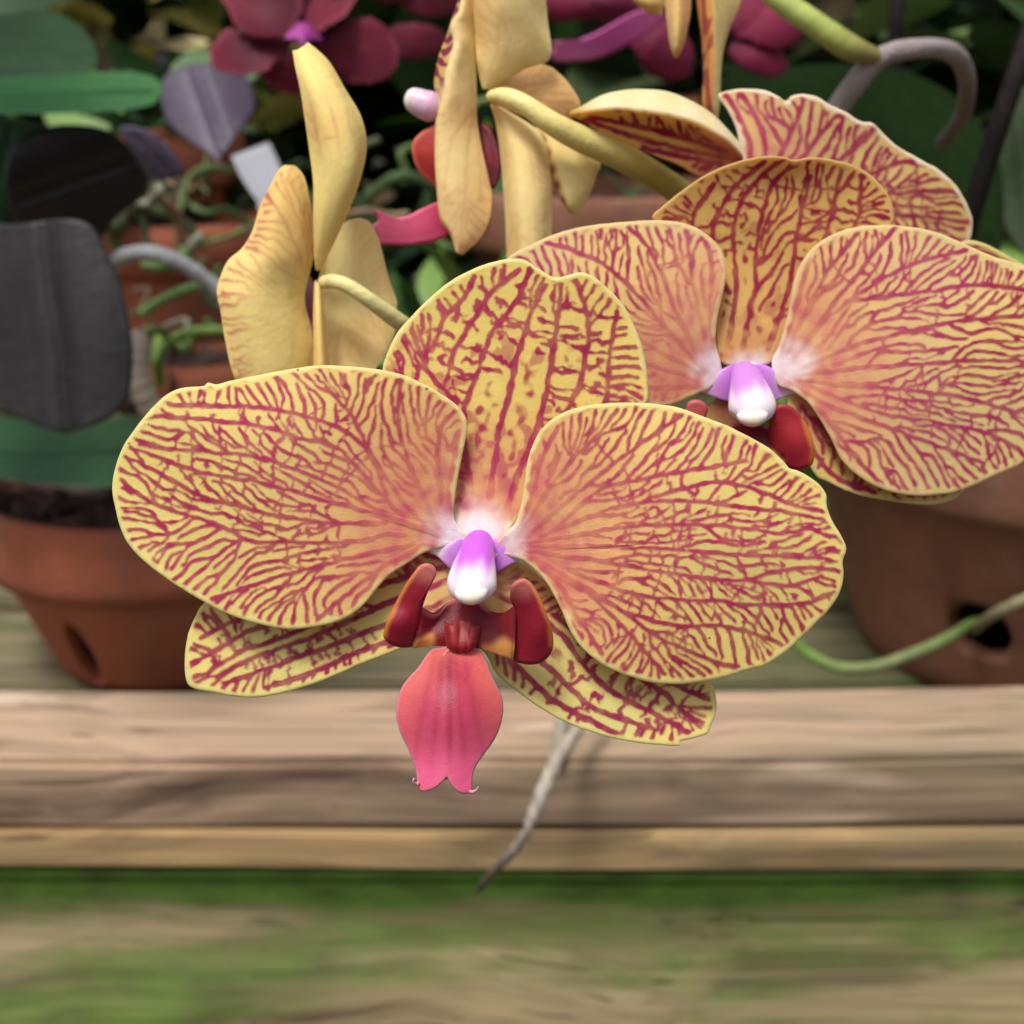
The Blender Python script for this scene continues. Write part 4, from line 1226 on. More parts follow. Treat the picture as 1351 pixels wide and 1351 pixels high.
out_ll = A1([(1330, 900), (1320, 760), (1240, 690), (1130, 700), (950, 720), (700, 830), (400, 890), (345, 912), (315, 960), (290, 1030), (280, 1110), (285, 1180), (310, 1210), (380, 1225), (460, 1240), (540, 1243), (640, 1225), (740, 1195), (830, 1160), (920, 1120), (1000, 1090), (1070, 1062), (1180, 1020), (1300, 1000)])
mains_ll = [A1(m) for m in [[(1290, 800), (1150, 850), (1000, 910), (800, 1000), (640, 1060), (500, 1110), (400, 1170)], [(1280, 760), (1120, 800), (900, 870), (760, 970), (600, 1040), (480, 1080), (370, 1150)], [(1300, 850), (1100, 950), (950, 1000), (800, 1060), (650, 1110), (520, 1160), (420, 1190)], [(1000, 780), (800, 880), (640, 960), (500, 1010), (380, 1080), (300, 1130)], [(700, 860), (560, 930), (440, 980), (340, 1030)], [(1080, 1020), (900, 1080), (740, 1150), (600, 1195)]]]
blade("lateral_sepal", out_ll, [(590, 770, 4.2), (480, 800, 5.4), (400, 800, 6.0), (260, 810, 6.4), (250, 890, 5.6), (330, 915, 4.4), (450, 890, 4.2), (530, 850, 4.0), (380, 860, 4.6)], z1, veined(out_ll, (630, 770), mains_ll, seed=14, wash=150, washk=.3, white=0.1, yel=lin(232, 224, 136), rung=24, sp=11, spi=12, wid=2.9, calm=28, eq=dict(lam=14.5, bias=-.16, keep=.8), vein=lin(150, 32, 74), fade=(20, 60), rimc=lin(228, 218, 140), near_base=12), M_PETAL, f1, seed=4, wave=.10)
out_lr = B1([(-80, 800), (-50, 920), (5, 985), (40, 1050), (110, 1110), (200, 1175), (300, 1230), (400, 1265), (500, 1290), (600, 1303), (690, 1307), (697, 1292), (740, 1282), (790, 1265), (805, 1235), (825, 1180), (820, 1120), (803, 1083), (700, 1010), (560, 930), (400, 850), (260, 760), (140, 660), (40, 640), (-60, 690)])
mains_lr = [B1(m) for m in [[(-20, 740), (110, 800), (260, 900), (330, 990), (420, 1090), (520, 1150), (620, 1200), (720, 1260)], [(-20, 790), (80, 900), (180, 980), (280, 1080), (380, 1170), (480, 1210), (600, 1250)], [(240, 840), (400, 960), (540, 1060), (640, 1120), (700, 1180), (780, 1230)], [(60, 960), (140, 1050), (240, 1140), (340, 1200), (460, 1260)], [(620, 1060), (720, 1110), (800, 1140)]]]
blade("lateral_sepal", out_lr, [(650, 790, 4.0), (700, 830, 5.0), (780, 850, 5.6), (900, 890, 6.0), (945, 930, 5.6), (890, 980, 4.0), (780, 950, 3.8), (690, 910, 3.8), (650, 870, 3.8), (800, 910, 4.5)], z1, veined(out_lr, (632, 770), mains_lr, seed=15, wash=150, washk=.3, white=0.1, yel=lin(232, 224, 136), rung=24, sp=11, spi=12, wid=3.0, calm=28, eq=dict(lam=14.5, bias=-.16, keep=.8), vein=lin(150, 32, 74), fade=(20, 60), rimc=lin(228, 218, 140), near_base=12), M_PETAL, f1, seed=5, wave=.10)


def column_pig(pink, tipc, cap):
    def colour(u, a, *_):
        n = np.sin(a * 2 + 1) * .08 + np.sin(a * 5) * .04 + .03 * np.sin(a * 9 + 2)
        b = mix(np.array(pink) * np.ones((len(u), 3)), np.array(tipc), sm(.46, .80, u + n))
        b = mix(b, np.array(cap), sm(.90, .99, u) * .5)
        return np.c_[b, np.zeros(len(u))]
    return colour


def column(parent, base, tip, z, s=1.0, pink=MAUVE):
    """short club over the lip: mauve foot, pale swollen end, the anther cap under it"""
    bx, by = base
    tx, ty = tip
    at_ = lambda k, m, dz: (bx + (tx - bx) * k, by + (ty - by) * m, z + dz)
    pts = [at_(0, 0, .0034), at_(.1, .12, .0020), at_(.4, .36, .0002), at_(.75, .68, -.0016), at_(1, .98, -.0028), at_(1, 1.30, -.0030)]
    k = z / FPX * s
    o = tube("column", pts, [19 * k, 20 * k, 24 * k, 30 * k, 33 * k, 31 * k], column_pig(pink, lin(252, 244, 248), lin(246, 236, 220)), M_COLUMN, parent, ns=44, nl=80, flat=.85)
    cx, cy = tx - 1 * s, ty + 6 * s
    cap = [(cx - 21 * s, cy - 2 * s, z - .0046), (cx - 11 * s, cy + 2 * s, z - .0050), (cx + 1 * s, cy + 4 * s, z - .0051), (cx + 12 * s, cy + 1 * s, z - .0050), (cx + 22 * s, cy - 4 * s, z - .0046)]
    tube("anther_cap", cap, [5 * k, 9 * k, 11 * k, 9 * k, 5 * k], along(lin(250, 242, 244), lin(246, 234, 206), lin(250, 242, 244), amp=.03), M_COLUMN, o, ns=24, nl=50)
    return o


def wing_pig(cx, cy, s=1.0):
    def colour(px, py, e):
        x = np.abs(px - cx) / s
        up = (cy - py) / s
        b = mix(lin(196, 104, 220) * np.ones((len(px), 3)), lin(222, 150, 232), sm(8, 44, x))
        b = mix(b, WHITE, sm(34, 60, x + .2 * up + 3 * np.sin(py / 5 + px / 7)))
        b = mix(b, WHITE, sm(12, 20, up + 2 * np.sin(px / 6)) * .8)
        return np.c_[b, np.zeros(len(px))]
    return colour


wing1 = L1([(428, 226), (480, 206), (525, 188), (560, 170), (600, 160), (640, 156), (690, 160), (725, 172), (765, 194), (812, 226), (856, 256), (812, 276), (770, 298), (735, 318), (690, 330), (640, 336), (580, 330), (530, 312), (496, 284), (462, 250)])
blade("column_wing", wing1, [(572, 724, 3.0), (600, 714, 1.9), (632, 706, 3.4), (665, 712, 2.2), (690, 734, 3.0), (632, 730, 2.4), (600, 748, 2.6), (665, 752, 2.6), (632, 756, 3.0)], z1, wing_pig(633, 722), M_COLUMN, f1, thick=.4, res=.6, lip=.5, ripple=.2)
column(f1, (634, 706), (622, 777), z1 - .001, 1.0, pink=lin(204, 100, 226))

# the lip: two horn-like side lobes, callus and throat between them, the long forked middle lobe below
DRED = lin(122, 18, 40)
LRED = lin(156, 32, 50)
ORNG = lin(216, 128, 54)


def lobe_pig(edge_pts, tipxy, seed=0, dark=DRED, light=LRED):
    ep = np.array([q[:2] for q in edge_pts])

    def colour(px, py, e):
        d = seg_dist(px, py, ep)
        t = .5 + .5 * np.sin(px / 13 + seed) * np.sin(py / 17 + seed * 2)
        b = mix(dark * np.ones((len(px), 3)), light, np.clip(.25 + .6 * t, 0, 1))
        b = mix(b, ORNG, (1 - sm(1.0, 10, d + 2.5 * t)) * .9)
        b = mix(b, lin(214, 128, 116), (1 - sm(4, 34, np.hypot(px - tipxy[0], py - tipxy[1]))) * .75)
        return np.c_[b, np.zeros(len(px))]
    return colour


lip1 = blade("lip", L1([(480, 655), (440, 662), (410, 695), (380, 740), (340, 785), (310, 822), (292, 860), (283, 900), (279, 960), (287, 1000), (297, 1035), (315, 1075), (333, 1112), (348, 1150), (362, 1190), (370, 1225), (372, 1262), (385, 1290), (405, 1298), (440, 1288), (470, 1270), (490, 1252), (505, 1236), (515, 1252), (530, 1275), (550, 1296), (575, 1307), (600, 1306), (616, 1290), (618, 1262), (621, 1225), (632, 1190), (652, 1158), (678, 1122), (705, 1085), (728, 1045), (745, 1000), (756, 945), (755, 900), (745, 862), (725, 820), (705, 780), (690, 740), (672, 700), (645, 660), (560, 640)]),
             [(600, 856, 0.6), (560, 880, -.6), (640, 880, -.6), (525, 935, -2.2), (664, 935, -2.0), (593, 900, -3.0), (593, 960, -5.0), (555, 1000, -3.8), (632, 1000, -3.6), (560, 1040, -5.2), (620, 1044, -5.2), (592, 1020, -5.4)], z1 - .002,
             (lambda px, py, e: (lambda b: np.c_[b, np.zeros(len(px))])(
                 (lambda t, st, ed: mix(mix(mix(mix(lin(184, 50, 74) * np.ones((len(px), 3)), lin(210, 82, 122), t), lin(210, 98, 92), ed * (1 - t) * .9), lin(140, 24, 52), np.clip(st * (1.15 - .7 * t), 0, 1)), lin(232, 160, 176), (1 - sm(1, 4, e)) * .5))
                 (sm(890, 1030, py), np.clip(sum(a * np.exp(-((px - 593 - k * (py - 850) / 130 - k * .6) / w) ** 2) for k, a, w in ((0, .75, 5.), (11, .4, 4.5), (-13, .42, 5), (26, .26, 4.5), (-27, .28, 5))), 0, 1) * sm(850, 880, py) * (1 - sm(985, 1035, py)), 1 - sm(6, 46, e)))),
             M_LIP, f1, thick=.7, res=.7, ripple=.3, center=(593, 945), lip=.8)
# curled points of the fork
tube("hook", [(553, 1032, z1 - .0068), (549, 1035, z1 - .0072), (545.5, 1031, z1 - .0078), (546.5, 1026, z1 - .0082)], [.00022, .00020, .00015, .00008], along(lin(228, 140, 166), lin(240, 196, 206)), M_LIP, lip1, ns=10, nl=24)
tube("hook", [(618, 1044, z1 - .0070), (625, 1044.5, z1 - .0074), (630, 1041, z1 - .0079), (631, 1038, z1 - .0083)], [.00022, .00020, .00015, .00008], along(lin(228, 140, 166), lin(240, 196, 206)), M_LIP, lip1, ns=10, nl=24)

lobl = L1([(405, 281), (430, 282), (452, 300), (459, 325), (450, 350), (430, 390), (412, 430), (396, 480), (385, 535), (377, 590), (366, 630), (350, 652), (310, 657), (270, 650), (238, 632), (222, 605), (228, 570), (245, 520), (270, 470), (295, 420), (325, 368), (355, 325), (380, 294)])
blade("side_lobe", lobl, [(560, 745, -4.0), (574, 756, -3.6), (545, 790, -3.0), (528, 800, -2.0), (550, 830, -1.0), (508, 838, -1.6), (530, 852, -1.0), (548, 850, .4), (520, 820, -2.9), (540, 815, -2.3)], z1 - .001, lobe_pig(L1([(380, 294), (325, 368), (270, 470), (235, 545), (224, 600)]), L1([(425, 295)])[0], 1), M_LIP, lip1, thick=1.1, res=.7, ripple=.25, center=L1([(330, 520)])[0], lip=1.3)
lobr = L1([(850, 348), (875, 362), (900, 395), (925, 440), (948, 500), (967, 550), (979, 610), (977, 660), (958, 698), (925, 724), (880, 733), (835, 727), (800, 715), (796, 690), (802, 640), (806, 580), (808, 520), (805, 480), (792, 455), (786, 425), (789, 385), (803, 366), (826, 353)])
blade("side_lobe", lobr, [(692, 765, -4.0), (675, 775, -3.4), (712, 800, -3.6), (728, 840, -2.2), (715, 872, -1.0), (690, 868, -.2), (680, 830, -.6), (680, 800, -1.8), (708, 835, -2.9)], z1 - .001, lobe_pig(L1([(875, 362), (925, 440), (967, 550), (979, 640)]), L1([(830, 362)])[0], 2), M_LIP, lip1, thick=1.1, res=.7, ripple=.25, center=L1([(885, 570)])[0], lip=1.3)


def throat_pig(x0, y0, s=1.0):
    def colour(px, py, u, v):
        b = mix(lin(104, 14, 32) * np.ones((len(px), 3)), lin(136, 28, 40), .5 + .5 * np.sin(px / 9) * np.sin(py / 11))
        yl = sm(.55, .75, v + .10 * np.sin(px / 8)) * sm(26, 38, np.abs(px - x0) / s)
        b = mix(b, lin(222, 156, 84), yl * .9)
        b = mix(b, lin(206, 110, 128), (1 - sm(.02, .15, v)) * (1 - sm(40, 54, np.abs(px - x0 + 4) / s)) * .6)
        return np.c_[b, np.zeros(len(px))]
    return colour


loft("throat", [[q + (m,) for q, m in zip(L1(c), ms)] for c, ms in (
    ([(385, 470), (450, 500), (500, 460), (560, 440), (620, 440), (690, 490), (760, 500), (815, 460)], (-1.4, .2, 1.4, 2.0, 2.0, 1.4, .2, -1.6)),
    ([(372, 560), (430, 565), (500, 520), (560, 500), (620, 500), (680, 545), (740, 560), (812, 540)], (-1.0, .4, 1.0, 1.2, 1.2, .8, .2, -1.4)),
    ([(365, 610), (430, 612), (500, 600), (560, 600), (620, 600), (680, 625), (745, 640), (808, 640)], (-.8, .0, .2, .4, .4, .0, -.2, -1.0)),
    ([(345, 655), (420, 648), (500, 650), (560, 660), (620, 655), (680, 668), (740, 690), (800, 712)], (.4, .4, .6, .8, .8, .4, .2, .2)))],
     z1 - .001, throat_pig(605, 840), M_LIP, lip1, nu=70, nv=30, thick=.9)
loft("callus", [[q + (m,) for q, m in zip(L1(c), ms)] for c, ms in (
    ([(497, 540), (525, 556), (560, 535), (600, 534), (628, 556), (655, 556)], (-.2, -1.0, -.5, -.6, -1.0, -.2)),
    ([(500, 580), (530, 590), (560, 580), (600, 580), (625, 590), (645, 590)], (-.4, -1.5, -.9, -1.0, -1.5, -.4)),
    ([(505, 630), (530, 640), (560, 645), (595, 645), (615, 640), (634, 625)], (-.4, -1.5, -1.6, -1.6, -1.5, -.4)),
    ([(512, 655), (535, 668), (560, 676), (580, 676), (600, 666), (620, 650)], (0, -.4, -.6, -.6, -.4, 0)))],
     z1 - .001, lambda px, py, u, v: np.c_[mix(lin(134, 26, 36) * np.ones((len(px), 3)), lin(164, 52, 46), (.5 + .5 * np.sin(u * 31)) * .8), np.zeros(len(px))], M_LIP, lip1, nu=40, nv=24, thick=.8)
for sgn, cx in ((-1, 588), (1, 610)):
    tube("tendril", [(600, 852, z1 - .0012), (cx, 862, z1 - .0016), (cx + sgn * 3, 868, z1 - .002)], [.00045, .0004, .0002], along(lin(206, 90, 84), lin(220, 130, 104)), M_LIP, lip1, ns=10, nl=20)

# ------------------------------------------------------------------ the second flower, behind on the right
z2 = 0.206
f2 = thing("orchid_flower", "crimson veined yellow flower with a hooded top sepal, above the big brown pot", "orchid flower", P(985, 480, z2 + .004), "yellow orchid flowers")
V2 = lin(180, 56, 100)
Y2 = lin(240, 216, 146)
out_2l = G2([(572, 760), (556, 690), (558, 640), (570, 580), (582, 520), (575, 460), (540, 415), (490, 385), (420, 373), (330, 376), (240, 385), (150, 405), (80, 435), (20, 470), (-30, 540), (-40, 640), (20, 760), (130, 830), (250, 855), (360, 862), (440, 850), (500, 825), (550, 800)])
m2l = [G2(m) for m in [[(520, 750), (420, 640), (330, 540), (240, 470), (120, 430)], [(520, 740), (460, 620), (420, 520), (380, 440), (330, 390)], [(540, 720), (510, 600), (490, 500), (480, 400)], [(550, 700), (540, 600), (545, 500), (530, 430)], [(510, 760), (380, 690), (260, 610), (130, 540), (30, 500)], [(500, 780), (380, 740), (240, 690), (60, 640)], [(500, 800), (350, 800), (160, 760)]]]
blade("petal", out_2l, [(950, 485, 2.0), (900, 440, .6), (860, 380, 0), (940, 340, .4), (760, 330, 1.5), (680, 340, 3.0), (700, 430, 2.5), (800, 500, 2.0), (880, 520, 2.0)], z2, veined(out_2l, (952, 486), m2l, seed=21, yel=Y2, vein=V2, rimc=lin(232, 206, 150), wash=215, washk=.7, wid=2.2, soft=1.6, white=36), M_PETAL, f2, seed=21, wave=.1)
out_2d = G2([(570, 738), (556, 660), (560, 580), (520, 480), (440, 410), (392, 368), (420, 335), (470, 295), (530, 255), (590, 228), (650, 212), (700, 207), (735, 210), (760, 217), (800, 210), (850, 215), (910, 230), (960, 260), (1000, 305), (1015, 350), (1008, 390), (950, 450), (850, 520), (780, 600), (735, 660), (702, 738), (635, 750)])
m2d = [G2(m) for m in [[(625, 700), (655, 560), (660, 450), (680, 340), (710, 270), (770, 222)], [(690, 700), (740, 560), (760, 440), (780, 340), (800, 260)], [(590, 680), (610, 540), (600, 420), (620, 330), (670, 260), (730, 215)], [(590, 560), (550, 450), (560, 360), (610, 280), (680, 225)], [(760, 580), (820, 470), (850, 380), (870, 290), (880, 230)], [(860, 480), (910, 400), (930, 330), (930, 260)], [(500, 400), (500, 350), (550, 280)]]]
blade("dorsal_sepal", out_2d, [(985, 480, 3.0), (960, 400, 3.6), (1030, 400, 3.6), (990, 330, 4.0), (1000, 280, 2.8), (940, 260, 2.2), (1080, 260, 2.2), (1030, 235, 1.8), (1040, 209, -.6), (950, 220, .2), (1120, 215, .1), (880, 285, 1.6), (1175, 290, 1.4), (1000, 206, -.7), (1080, 208, -.6)], z2, veined(out_2d, (984, 485), m2d, seed=22, wash=120, washk=.25, freck=.3, rung=26, sp=11.5, wid=2.5, calm=24, white=28, eq=dict(lam=13., bias=-.22, quench=.3, keep=.85), fade=(30, 70), yel=lin(250, 216, 126), vein=lin(168, 36, 70), rimc=lin(232, 196, 128)), M_GLOW, f2, seed=22, wave=.05, thick=.6)
out_2r = G2([(700, 742), (720, 690), (745, 600), (755, 540), (775, 485), (810, 440), (860, 408), (920, 390), (990, 385), (1060, 390), (1130, 405), (1200, 435), (1270, 465), (1360, 495), (1460, 560), (1500, 660), (1490, 800), (1430, 920), (1351, 995), (1280, 1030), (1200, 1066), (1140, 1080), (1060, 1083), (980, 1065), (920, 1030), (880, 990), (850, 930), (820, 880), (790, 840), (750, 812), (715, 795)])
m2r = [G2(m) for m in [[(760, 770), (900, 755), (1050, 745), (1200, 735), (1351, 735), (1460, 740)], [(760, 760), (900, 700), (1050, 660), (1200, 630), (1351, 620)], [(760, 780), (900, 800), (1050, 810), (1200, 830), (1340, 870)], [(740, 740), (850, 620), (960, 540), (1080, 480), (1200, 450)], [(730, 730), (790, 600), (850, 500), (920, 410)], [(745, 740), (850, 600), (930, 500), (1010, 400)], [(740, 790), (850, 850), (980, 900), (1120, 950), (1250, 1000)], [(740, 800), (830, 870), (900, 960), (980, 1050)], [(720, 720), (760, 600), (800, 470)], [(900, 580), (1080, 560), (1230, 540), (1400, 560)], [(800, 800), (950, 860), (1100, 890), (1250, 920), (1330, 960)]]]
blade("petal", out_2r, [(1020, 485, 2.0), (1080, 440, .8), (1150, 400, 0), (1060, 340, .8), (1180, 300, .8), (1300, 350, 2.0), (1420, 420, 4.0), (1400, 540, 3.8), (1280, 620, 2.4), (1180, 645, 1.4), (1100, 580, 1.0), (1060, 520, 1.2), (1220, 500, -.2)], z2, veined(out_2r, (1016, 486), m2r, seed=23, yel=Y2, vein=V2, rimc=lin(232, 206, 150), wash=230, washk=.7, wid=2.2, soft=1.6, white=36), M_PETAL, f2, seed=23, wave=.1)
out_2s = G2([(740, 830), (800, 1010), (850, 1050), (920, 1080), (1000, 1096), (1080, 1106), (1130, 1104), (1180, 1085), (1200, 1040), (1100, 960), (950, 880), (830, 830)])
blade("lateral_sepal", out_2s, [(1045, 525, 3.5), (1100, 600, 4.0), (1160, 650, 4.0), (1240, 660, 4.5), (1260, 640, 5), (1150, 560, 5)], z2, veined(out_2s, (1035, 515), [G2(m) for m in [[(800, 880), (900, 980), (1000, 1050), (1100, 1080)], [(790, 940), (860, 1030), (960, 1075)], [(850, 860), (1000, 960), (1150, 1050)]]], seed=24, wash=120, washk=.4, white=.1, yel=lin(214, 200, 110), vein=lin(150, 36, 70), sp=11, wid=3.0, fade=(10, 40), near_base=30, rimc=lin(220, 204, 140)), M_PETAL, f2, seed=24)
out_2t = G2([(590, 800), (540, 850), (470, 870), (380, 920), (330, 1000), (420, 1040), (520, 1010), (600, 930), (630, 850)])
blade("lateral_sepal", out_2t, [(960, 515, 3.5), (900, 570, 5.0), (850, 610, 5.5), (930, 610, 4.5), (975, 560, 4)], z2, flat_pig(lin(196, 172, 92), lin(150, 60, 70), .8, 9, 4), M_PETAL, f2, res=.4)
wing2 = G2([(498, 802), (530, 784), (556, 768), (580, 752), (610, 742), (640, 738), (672, 742), (700, 754), (730, 776), (772, 808), (740, 826), (705, 840), (645, 850), (590, 842), (545, 826)])
blade("column_wing", wing2, [(922, 510, 3.0), (955, 492, 1.9), (985, 464, 3.0), (1018, 486, 2.0), (1048, 512, 3.0), (985, 500, 2.4), (985, 528, 3.0)], z2, wing_pig(984, 494, .92), M_COLUMN, f2, thick=.4, res=.55, lip=.5, ripple=.2)
column(f2, (982, 484), (993, 543), z2 - .001, .96, pink=lin(208, 138, 222))
lobr2 = G2([(715, 850), (745, 850), (765, 865), (785, 890), (802, 925), (811, 965), (806, 1000), (785, 1014), (760, 1018), (725, 1000), (695, 960), (690, 920), (700, 880)])
lip2 = blade("lip", G2([(600, 960), (570, 1010), (560, 1070), (600, 1150), (640, 1180), (690, 1140), (720, 1080), (710, 1010), (680, 960)]), [(985, 600, 0), (950, 640, -1.5), (1020, 640, -1.5), (985, 690, -4)], z2, flat_pig(lin(190, 50, 60), lin(206, 70, 96), .8, 30, 2), M_LIP, f2, res=.35, thick=.7)
blade("side_lobe", lobr2, [(1030, 535, -3.5), (1060, 560, -2.6), (1074, 600, -1.6), (1050, 620, -.6), (1020, 590, -.4), (1048, 580, -2.6)], z2 - .001, lobe_pig(G2([(785, 890), (811, 965), (806, 1000)]), (1000, 400), 3, lin(140, 24, 42), lin(186, 52, 62)), M_LIP, lip2, thick=1.1, res=.55, ripple=.25, lip=1.2)
lobl2 = G2([(478, 862), (484, 842), (505, 835), (525, 842), (535, 860), (528, 890), (510, 940), (480, 970), (455, 960), (450, 920), (460, 885)])
blade("side_lobe", lobl2, [(910, 532, -3.0), (930, 540, -3.0), (905, 580, -1.5), (920, 590, -1)], z2 - .001, flat_pig(lin(206, 104, 104), lin(176, 60, 70), .8, 14, 3), M_LIP, lip2, thick=1.1, res=.5, ripple=.2)
loft("throat", [[q + (m,) for q, m in zip(G2(c), ms)] for c, ms in (
    ([(500, 930), (580, 905), (640, 890), (690, 905), (730, 930)], (-1, .8, 1.8, .8, -1)),
    ([(500, 960), (580, 950), (640, 940), (690, 950), (735, 975)], (-1, .4, .8, .4, -1)),
    ([(500, 985), (580, 985), (640, 985), (690, 990), (740, 1005)], (0, .2, .2, .2, 0)))], z2 - .001, throat_pig(985, 580), M_LIP, lip2, nu=40, nv=20, thick=.9)

# ------------------------------------------------------------------ the third flower: only its upper petals show above the hood
z3 = 0.236
f3 = thing("orchid_flower", "veined flower with a folded pale petal, mostly hidden behind the hooded flower", "orchid flower", P(1060, 300, z3 + .006), "yellow orchid flowers")
out_3 = TR([(262, 342), (285, 326), (310, 321), (370, 316), (430, 322), (470, 338), (495, 356), (512, 361), (520, 345), (560, 335), (610, 343), (660, 373), (720, 400), (770, 432), (810, 438), (850, 475), (900, 520), (970, 560), (1040, 600), (1090, 640), (1130, 690), (1160, 755), (1168, 800), (1155, 860), (1080, 920), (900, 920), (650, 860), (450, 740), (360, 640), (345, 560), (330, 470), (300, 400)])
m3 = [TR(m) for m in [[(420, 640), (430, 520), (400, 420), (350, 340)], [(450, 640), (500, 520), (540, 430), (570, 350)], [(480, 650), (580, 540), (640, 460), (700, 400)], [(520, 680), (680, 580), (780, 500), (820, 450)], [(540, 700), (760, 640), (900, 580), (1000, 580)], [(560, 730), (800, 700), (980, 680), (1110, 680)], [(600, 770), (850, 770), (1000, 770), (1150, 790)], [(380, 600), (370, 500), (330, 400), (290, 340)]]]
blade("petal", out_3, [(985, 235, 3), (960, 130, 3), (1030, 125, 0), (1100, 160, -1), (1180, 210, -.5), (1260, 260, 1), (1280, 300, 3), (1180, 330, 3), (1060, 290, 3), (1100, 230, 1.4)], z3, veined(out_3, (1000, 262), m3, seed=31, yel=lin(246, 220, 146), vein=lin(182, 50, 96), rimc=lin(248, 232, 206), wash=150, washk=.4, white=.1, wid=2.8, rung=24, fade=(20, 60), near_base=50, soft=2.0, rimw=7), M_PETAL, f3, seed=31, wave=.25, center=(1090, 240), ripple=1.2)
# folded petal: pale outside on top, veined inside below
fold_top = [(752, 151, 4), (768, 142, 3), (795, 127, 1.5), (825, 120, 1), (850, 119, 1), (880, 122, 1), (910, 134, 1.2), (940, 153, 1.6), (975, 190, 2)]
fold_edge = [(752, 152, 3), (775, 147, -1), (810, 143, -3), (850, 146, -4), (885, 152, -4), (915, 160, -3.6), (940, 173, -3), (960, 186, -2), (980, 208, 1)]
fold_low = [(752, 153, 3.5), (770, 160, 2), (800, 178, 1.5), (835, 193, 1.5), (865, 206, 1.5), (895, 218, 1.5), (920, 232, 2), (945, 232, 2.2), (982, 214, 2.5)]
olow = catmull(fold_edge + fold_low[::-1], True, 6)
lowv = veined([q[:2] for q in fold_edge] + [q[:2] for q in fold_low[::-1]], (985, 205), [[(960, 200), (900, 180), (840, 165), (780, 153)], [(955, 208), (890, 195), (830, 178), (775, 158)], [(950, 216), (900, 206), (850, 194)]], seed=32, yel=lin(236, 188, 92), vein=lin(166, 46, 66), sp=9, wid=3.0, wash=130, washk=.5, white=.1, rung=16, near_base=40, fade=(20, 70), rimw=3, rimc=lin(226, 176, 96), flare=25)


def fold_pig(px, py, u, v):
    a = lowv(px, py, np.full(len(px), 30.))
    b = mix(lin(252, 246, 212) * np.ones((len(px), 3)), lin(244, 226, 158), np.clip(.5 - v, 0, 1) * .5 + .3 * np.sin(px / 17) ** 2)
    b = mix(b, lin(226, 190, 96), 1 - sm(0, .2, u))
    k = sm(.475, .52, v)
    return np.c_[mix(b, a[:, :3], k), a[:, 3] * k]


loft("petal", [fold_top, [((a[0] + b[0]) / 2, (a[1] + b[1]) / 2 - 3, (a[2] + b[2]) / 2 - .6) for a, b in zip(fold_top, fold_edge)], fold_edge, [((a[0] + b[0]) / 2, (a[1] + b[1]) / 2, (a[2] + b[2]) / 2 + .8) for a, b in zip(fold_low, fold_edge)], fold_low], z3 - .004, fold_pig, M_GLOW, f3, nu=200, nv=120, thick=.6, sharp=True)
out_3b = [(1255, 340), (1272, 318), (1300, 322), (1330, 338), (1360, 355), (1400, 385), (1410, 420), (1350, 430), (1280, 400)]
blade("petal", out_3b, [(1270, 330, 2), (1330, 345, 1), (1390, 390, 3), (1300, 390, 4)], z3, veined(out_3b, (1230, 330), [[(1260, 335), (1300, 336), (1350, 362)], [(1260, 345), (1310, 355), (1370, 390)]], seed=33, sp=11, wid=3, near_base=20, wash=40, white=.1, fade=(5, 20), yel=lin(232, 196, 104)), M_PETAL, f3, res=.5)

# ------------------------------------------------------------------ the flower seen from behind, upper left
z4 = 0.226
f4 = thing("orchid_flower", "plain pale yellow flower turned away, seen edge on beside the small white label", "orchid flower", P(418, 390, z4 + .004), "yellow orchid flowers")
loft("dorsal_sepal", [[q + (m,) for q, m in zip(TL(c), ms)] for c, ms in (
    ([(1004, 860), (1000, 780), (998, 680), (997, 580), (985, 480), (972, 390), (955, 280), (940, 210), (932, 160)], (0, -2, -4, -5, -5.5, -5.5, -5, -3.6, -2.2)),
    ([(1008, 860), (1018, 780), (1034, 680), (1050, 580), (1050, 480), (1030, 380), (1000, 280), (968, 210), (946, 158)], (0, -3, -6, -8, -9, -9, -8, -5.5, -3)),
    ([(1012, 862), (1040, 790), (1075, 700), (1110, 600), (1125, 500), (1110, 390), (1068, 290), (1015, 205), (966, 146)], (0, -2.4, -5, -7, -8, -8, -7, -5, -3)),
    ([(1016, 862), (1050, 795), (1100, 690), (1142, 580), (1166, 470), (1150, 375), (1098, 285), (1045, 195), (978, 134)], (.6, 0, -1, -2, -3, -3.4, -3.2, -2.4, -2)))],
     z4, back_veined(TL([(1004, 870), (1000, 680), (985, 480), (955, 280), (930, 150), (985, 128), (1098, 285), (1170, 470), (1142, 580), (1050, 800)]), TL([(1008, 900)])[0], [TL(m) for m in [[(1010, 840), (1060, 640), (1080, 480), (1040, 320), (965, 160)], [(1010, 840), (1110, 640), (1130, 480), (1100, 350)], [(1008, 840), (1020, 640), (1020, 460), (985, 300)]]], seed=51, k=0.48), M_BACK, f4, nu=110, nv=60, thick=.45, wave=.08)
